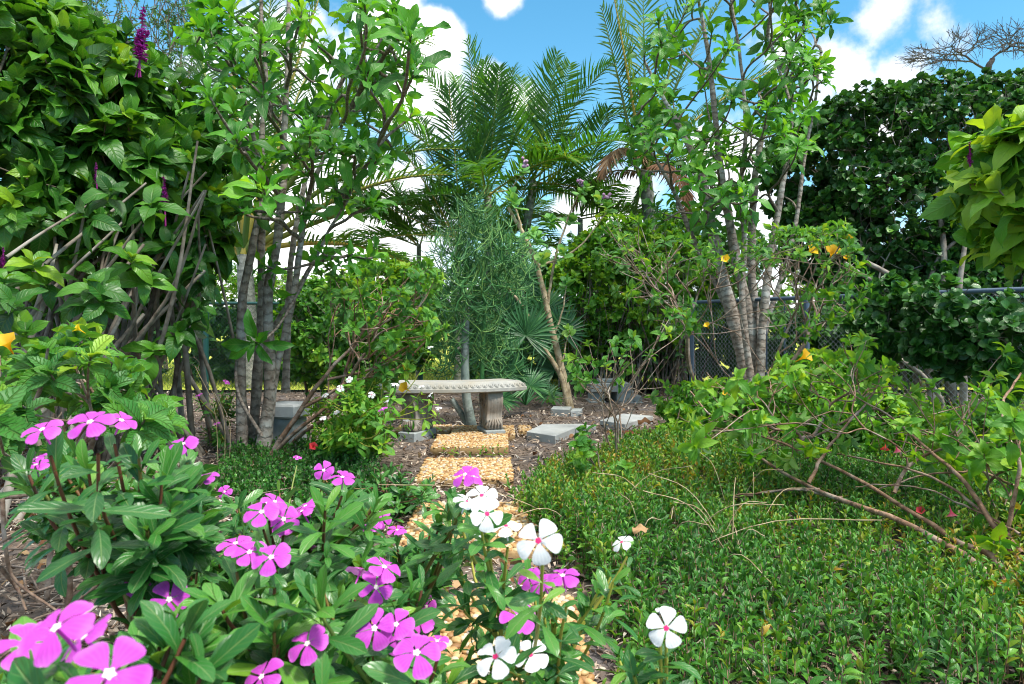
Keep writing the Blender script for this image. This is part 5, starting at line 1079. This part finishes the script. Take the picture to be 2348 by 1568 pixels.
# loose twigs on the mulch at lower left and tall grass-like straws
mb = MB(); pts = []; rad = []
for i in range(150):
    g0 = G(rng.uniform(-150, 520), rng.uniform(1000, 1420)); a = rng.random() * 6.28; L_ = rng.uniform(.12, .7); g0[2] = rng.uniform(.0, .06)
    e = g0 + np.array([math.cos(a), math.sin(a), rng.uniform(-.02, .16)]) * L_; pts.append(smooth_path([g0, (g0 + e) / 2 + rng.normal(0, .03, 3) + UP * .01, e], 8)); rad.append(rng.uniform(.0015, .006))
add_tubes(mb, np.array(pts), np.array(rad)[:, None] * np.linspace(1, .6, 8)[None], 5); tag(mb.build('fallen_twigs', M['twig']), kind='stuff')
for lab, pp, r0 in (('forked grey dead branch standing at the left edge of the mulch', [((5, 1130), (12, 1250), (35, 1330), (130, 1400)), ((0, 1300), (40, 1350), (60, 1400)), ((12, 1140), (60, 1135), (130, 1120))], .006), ('bent bare grey branch rising at the left edge beside the serrated shrub', [((90, 1020), (70, 960), (95, 880), (110, 800)), ((70, 960), (20, 1005), (-20, 1010)), ((0, 970), (60, 950), (120, 910))], .007), ('pair of long dark sticks lying across the mulch below the left vinca', [((140, 1405), (240, 1330), (340, 1275), (395, 1235)), ((180, 1420), (270, 1350), (390, 1240))], .005)):
    d = 1.7; root = thing('dead_branch', lab, 'branch', (*P(*pp[0][0], d)[:2], 0)); mb = MB()
    for q in pp: tube(mb, smooth_path([P(u, v, d + rng.normal(0, .04)) for u, v in q], 14), np.linspace(r0, r0 * .5, 14), 6, rng.random())
    mb.build('limb', M['twig'], root)
mb = MB(); pts = []; 
for (u, v) in ((505, 935), (515, 960), (490, 900)):
    b = P(u + 10, 1010, 4.3); b[2] = 0; e = P(u - 40 + rng.uniform(-10, 40), v - 60, 4.4); pts.append(smooth_path([b, (b + e) / 2 + [.05, 0, .05], e], 10))
for _ in range(26):
    u, v = rng.uniform(1330, 1750), rng.uniform(1180, 1330); b = G(u, v); e = b + [rng.normal(0, .3), rng.normal(0, .2), rng.uniform(.1, .32)]; pts.append(smooth_path([b, (b + e) / 2 + [0, 0, .09], e], 10))
add_tubes(mb, np.array(pts), np.full((len(pts), 10), .0018), 4); tag(mb.build('dry_straws', M['tanstem']), kind='stuff')
# ==== vinca ================================================================================================
def vinca(label, base, flowers, fillers, L=.066, sstem='vstem', kleaf=11, rs=.0027, group='flowering vinca plants', lsc=1.0, mat='vinca', name='vinca_plant'):
    b = np.array([base[0], base[1], 0.]); root = thing(name, label, 'flowering plant', b, group); st = MB(); lf = MB()
    shoots = []
    for u, v, d, sz, kind, face in flowers:
        p = P(u, v, d); x = (CX - u) / FPX * .4
        nv = {'f': [rng.normal(0, .2) + x, -.85, .5], 's': [rng.normal(0, .35), -.22, .95], 'u': [rng.normal(0, .2), -.5, .85], 'b': [rng.normal(0, .4), .6, .6]}[face]; nv = nrm(np.array(nv))
        put_flower(root, kind, p, nv, sz); tip = p - nv * sz * .55 - UP * rng.uniform(.005, .02); shoots.append((tip, True))
    for q in fillers:
        q = np.asarray(q, float); q = q + (q - [0, 0, CAMH]) * .09; q[2] -= .025; shoots.append((q, False))
    tips = np.array([s[0] for s in shoots]); sk = Skel(); sk.grow(b - UP * .02, UP, tips, rs, .3, .3, .08, .55, 3); sk.tubes(st, 6, 7)
    tp, td = sk.tips(); td = nrm(td + UP * .5 + np.array([0, -.15, 0]))
    fl = np.array([min((np.linalg.norm(t - q[0]) for q in shoots if q[1]), default=9) < 1e-6 for t in tp])
    whorl(lf, T_vinca, tp[~fl], td[~fl], kleaf, .4, 1.5, L, L * .29 * lsc, .1, .2, .25, None, True, rbias=.12)
    if fl.any(): whorl(lf, T_vinca, tp[fl] - UP * .022, td[fl], kleaf - 1, 1.0, 1.75, L, L * .29 * lsc, .1, .17, .22, None, True, rbias=.12)
    along(sk, 1.6, 2, lf, T_vinca, L * .95, L * .28 * lsc, 1.0)
    st.build('stem', M[sstem], root); lf.build('foliage', M[mat], root); return root
def F(lst, kind='pink'): return [(u, v, d, s, kind, f) for u, v, d, s, f in lst]
sz = .046
vinca('tall leafy vinca at the left, purple flowers on top, before the bare mulch', (-.52, 1.15), F([(97, 985, .84, .046, 'u'), (207, 968, .78, .05, 'u'), (278, 964, .9, .044, 's'), (420, 1018, .98, .044, 'u'), (82, 1066, 1.0, .042, 's'), (468, 1096, 1.08, .044, 's'), (85, 1050, 1.02, .03, 's')]),
      np.vstack([px_tips([(230, 1020, 120, 25), (200, 1090, 150, 45), (400, 1060, 80, 35), (300, 1150, 130, 50), (130, 1060, 90, 40), (420, 1120, 50, 50), (330, 1200, 90, 30)], 52, .98, .22)]), .07)
vinca('closest vinca at the bottom left with large blurred magenta flowers', (-.42, .62), F([(130, 1440, .47, .05, 'u'), (62, 1478, .53, .046, 's'), (195, 1462, .55, .046, 's'), (250, 1546, .42, .05, 'u'), (345, 1466, .82, .044, 's'), (388, 1374, .88, .05, 'f'), (315, 1342, .98, .042, 's')]),
      np.vstack([px_tips([(150, 1520, 150, 50), (380, 1480, 90, 70), (300, 1560, 160, 60), (60, 1560, 80, 60), (420, 1420, 60, 40)], 34, .66, .2)]), .072)
vinca('vinca in the bottom middle with one thick upright brown stem and pinkish purple flowers', (-.33, .9), F([(540, 1246, .88, .046, 's'), (572, 1266, .86, .044, 'u'), (622, 1278, .82, .048, 'u'), (635, 1450, 1.0, .034, 's'), (705, 1476, .76, .048, 'u'), (600, 1552, .74, .047, 'u')]),
      np.vstack([px_tips([(560, 1320, 120, 40), (500, 1400, 110, 70), (650, 1380, 90, 60), (620, 1500, 130, 60), (480, 1520, 80, 60), (720, 1540, 60, 40)], 46, .84, .2)]), .074)
vinca('vinca in the bottom centre with a dense bunch of magenta flowers beside the pebble path', (-.18, 1.0), F([(826, 1310, .98, .04, 'b'), (880, 1300, .92, .05, 's'), (862, 1346, .92, .048, 'f'), (752, 1384, 1.15, .046, 'b'), (858, 1440, .82, .05, 'f'), (908, 1432, .84, .046, 'u'), (962, 1430, .98, .044, 's'), (955, 1497, .72, .052, 'u'), (1002, 1470, .84, .03, 's'), (978, 1390, 1.3, .042, 'f'), (915, 1465, .9, .044, 'u')]),
      np.vstack([px_tips([(760, 1340, 80, 40), (850, 1390, 90, 40), (930, 1330, 60, 40), (800, 1480, 90, 60), (900, 1550, 110, 40), (990, 1540, 40, 40)], 34, .95, .22)]), .068)
vinca('vinca in the middle distance behind the front rows with purple pink flowers', (-.55, 1.5), F([(600, 1174, .95, .05, 'u'), (650, 1190, 1.02, .046, 'f'), (692, 1172, 1.12, .046, 's'), (640, 1216, 1.15, .044, 's'), (715, 1258, 1.18, .044, 'b'), (742, 1078, 1.45, .044, 'f'), (785, 1094, 1.15, .046, 's'), (515, 1127, 1.75, .038, 'f'), (682, 1048, 2.0, .026, 's'), (700, 1160, 1.15, .044, 's'), (630, 1150, 1.0, .04, 's')]),
      np.vstack([px_tips([(620, 1150, 90, 50), (720, 1200, 90, 70), (560, 1230, 90, 40), (800, 1150, 70, 50), (540, 1170, 60, 50), (650, 1270, 100, 30), (820, 1240, 50, 40)], 60, 1.3, .4)]), .066)
vinca('vinca whose long red brown stem reaches one purple flower before the pale paver', (-.22, 1.55), F([(1066, 1088, 1.1, .046, 'u'), (1085, 1092, 1.15, .04, 's'), (876, 1190, 1.6, .046, 'f'), (850, 1206, 1.35, .046, 's'), (910, 1215, 1.45, .042, 's'), (985, 1325, 1.4, .03, 's')]),
      np.vstack([[P(u, v, d) for u, v, d in ((1030, 1130, 1.15), (1010, 1170, 1.2), (985, 1200, 1.25), (1050, 1120, 1.12), (960, 1230, 1.3))], px_tips([(900, 1250, 80, 40), (950, 1290, 70, 40), (840, 1270, 60, 40), (990, 1270, 30, 40)], 26, 1.4, .3)]), .062)
vinca('white flowered vinca with pale stems standing over the pebble path', (-.02, 1.25), F([(1104, 1136, 1.0, .048, 'u'), (1116, 1178, .95, .05, 'f'), (1070, 1150, 1.05, .044, 's'), (1085, 1214, 1.15, .042, 's'), (1160, 1206, 1.0, .048, 's'), (1234, 1240, .75, .052, 'f'), (1425, 1243, 1.2, .04, 's'), (1136, 1506, .78, .05, 'u'), (1216, 1502, .88, .048, 'u')], 'white'),
      np.vstack([px_tips([(1090, 1270, 40, 30), (1180, 1290, 40, 30), (1050, 1330, 30, 40), (1130, 1390, 30, 30), (1090, 1460, 30, 40), (1140, 1570, 50, 20), (1400, 1290, 15, 15), (1375, 1340, 10, 20)], 17, 1.08, .16)]), .054, 'ystem', 8)
vinca('purple flowered vinca arching over the right half of the pebble path', (.06, 1.2), F([(1290, 1320, .92, .048, 's'), (1212, 1324, 1.05, .04, 'u'), (1240, 1338, 1.02, .044, 's'), (1186, 1415, .88, .05, 'u')]),
      np.vstack([px_tips([(1220, 1370, 40, 20), (1270, 1390, 30, 30), (1180, 1470, 40, 30)], 7, .98, .15)]), .054, 'ystem', 9)
vinca('small vinca with a single white flower at the edge of the ground cover', (.22, 1.0), F([(1527, 1440, .85, .05, 'f'), (1512, 1398, .87, .012, 's')], 'white'), px_tips([(1470, 1480, 50, 40), (1430, 1540, 50, 30), (1500, 1500, 40, 30), (1550, 1550, 40, 30), (1390, 1560, 30, 20)], 15, .95, .15), .05, 'ystem', 8)
vinca('leafy flowerless vinca beside the wide pale paver', (-.5, 3.3), [], px_tips([(960, 1110, 50, 30), (900, 1090, 50, 40), (860, 1140, 60, 40), (920, 1150, 40, 30), (820, 1100, 40, 40)], 50, 3.1, .4), .07, 'vstem', 10, lsc=.95)
vinca('loose bushy vinca with many small white flowers left of the bench', (-1.15, 4.3), F([(u, v, 4.1 + rng.normal(0, .2), .045, rng.choice(['f', 'u', 's'])) for u, v in ((770, 945), (745, 905), (820, 915), (852, 905), (870, 885), (930, 962), (800, 870), (835, 940), (780, 890), (905, 880), (740, 958), (815, 975), (885, 915), (985, 905), (965, 885), (985, 795), (1005, 935))], 'white') + F([(877, 937, 3.2, .05, 's')]),
      px_tips([(790, 930, 90, 60), (850, 960, 50, 60), (830, 1010, 80, 40), (750, 990, 50, 40), (840, 880, 60, 40)], 150, 4.1, .5), .075, 'ystem', 9, .003, mat='bright')
vinca('low vinca with small purple flowers left of the ringed tree trunks', (-2.05, 4.9), F([(u, v, 4.6, .05, 's') for u, v in ((497, 970), (520, 875), (455, 905))]), px_tips([(510, 950, 40, 50), (530, 900, 30, 40), (480, 1000, 40, 30)], 34, 4.7, .3), .06, 'ystem', 8, .003, mat='turnera')
vinca('low vinca with one small white flower between bare mulch and tall vincas', (-.75, 1.9), F([(436, 1218, 1.5, .035, 's')], 'white'), px_tips([(430, 1230, 80, 50), (480, 1290, 70, 40), (380, 1300, 60, 40), (520, 1320, 60, 30)], 36, 1.55, .35), .066)
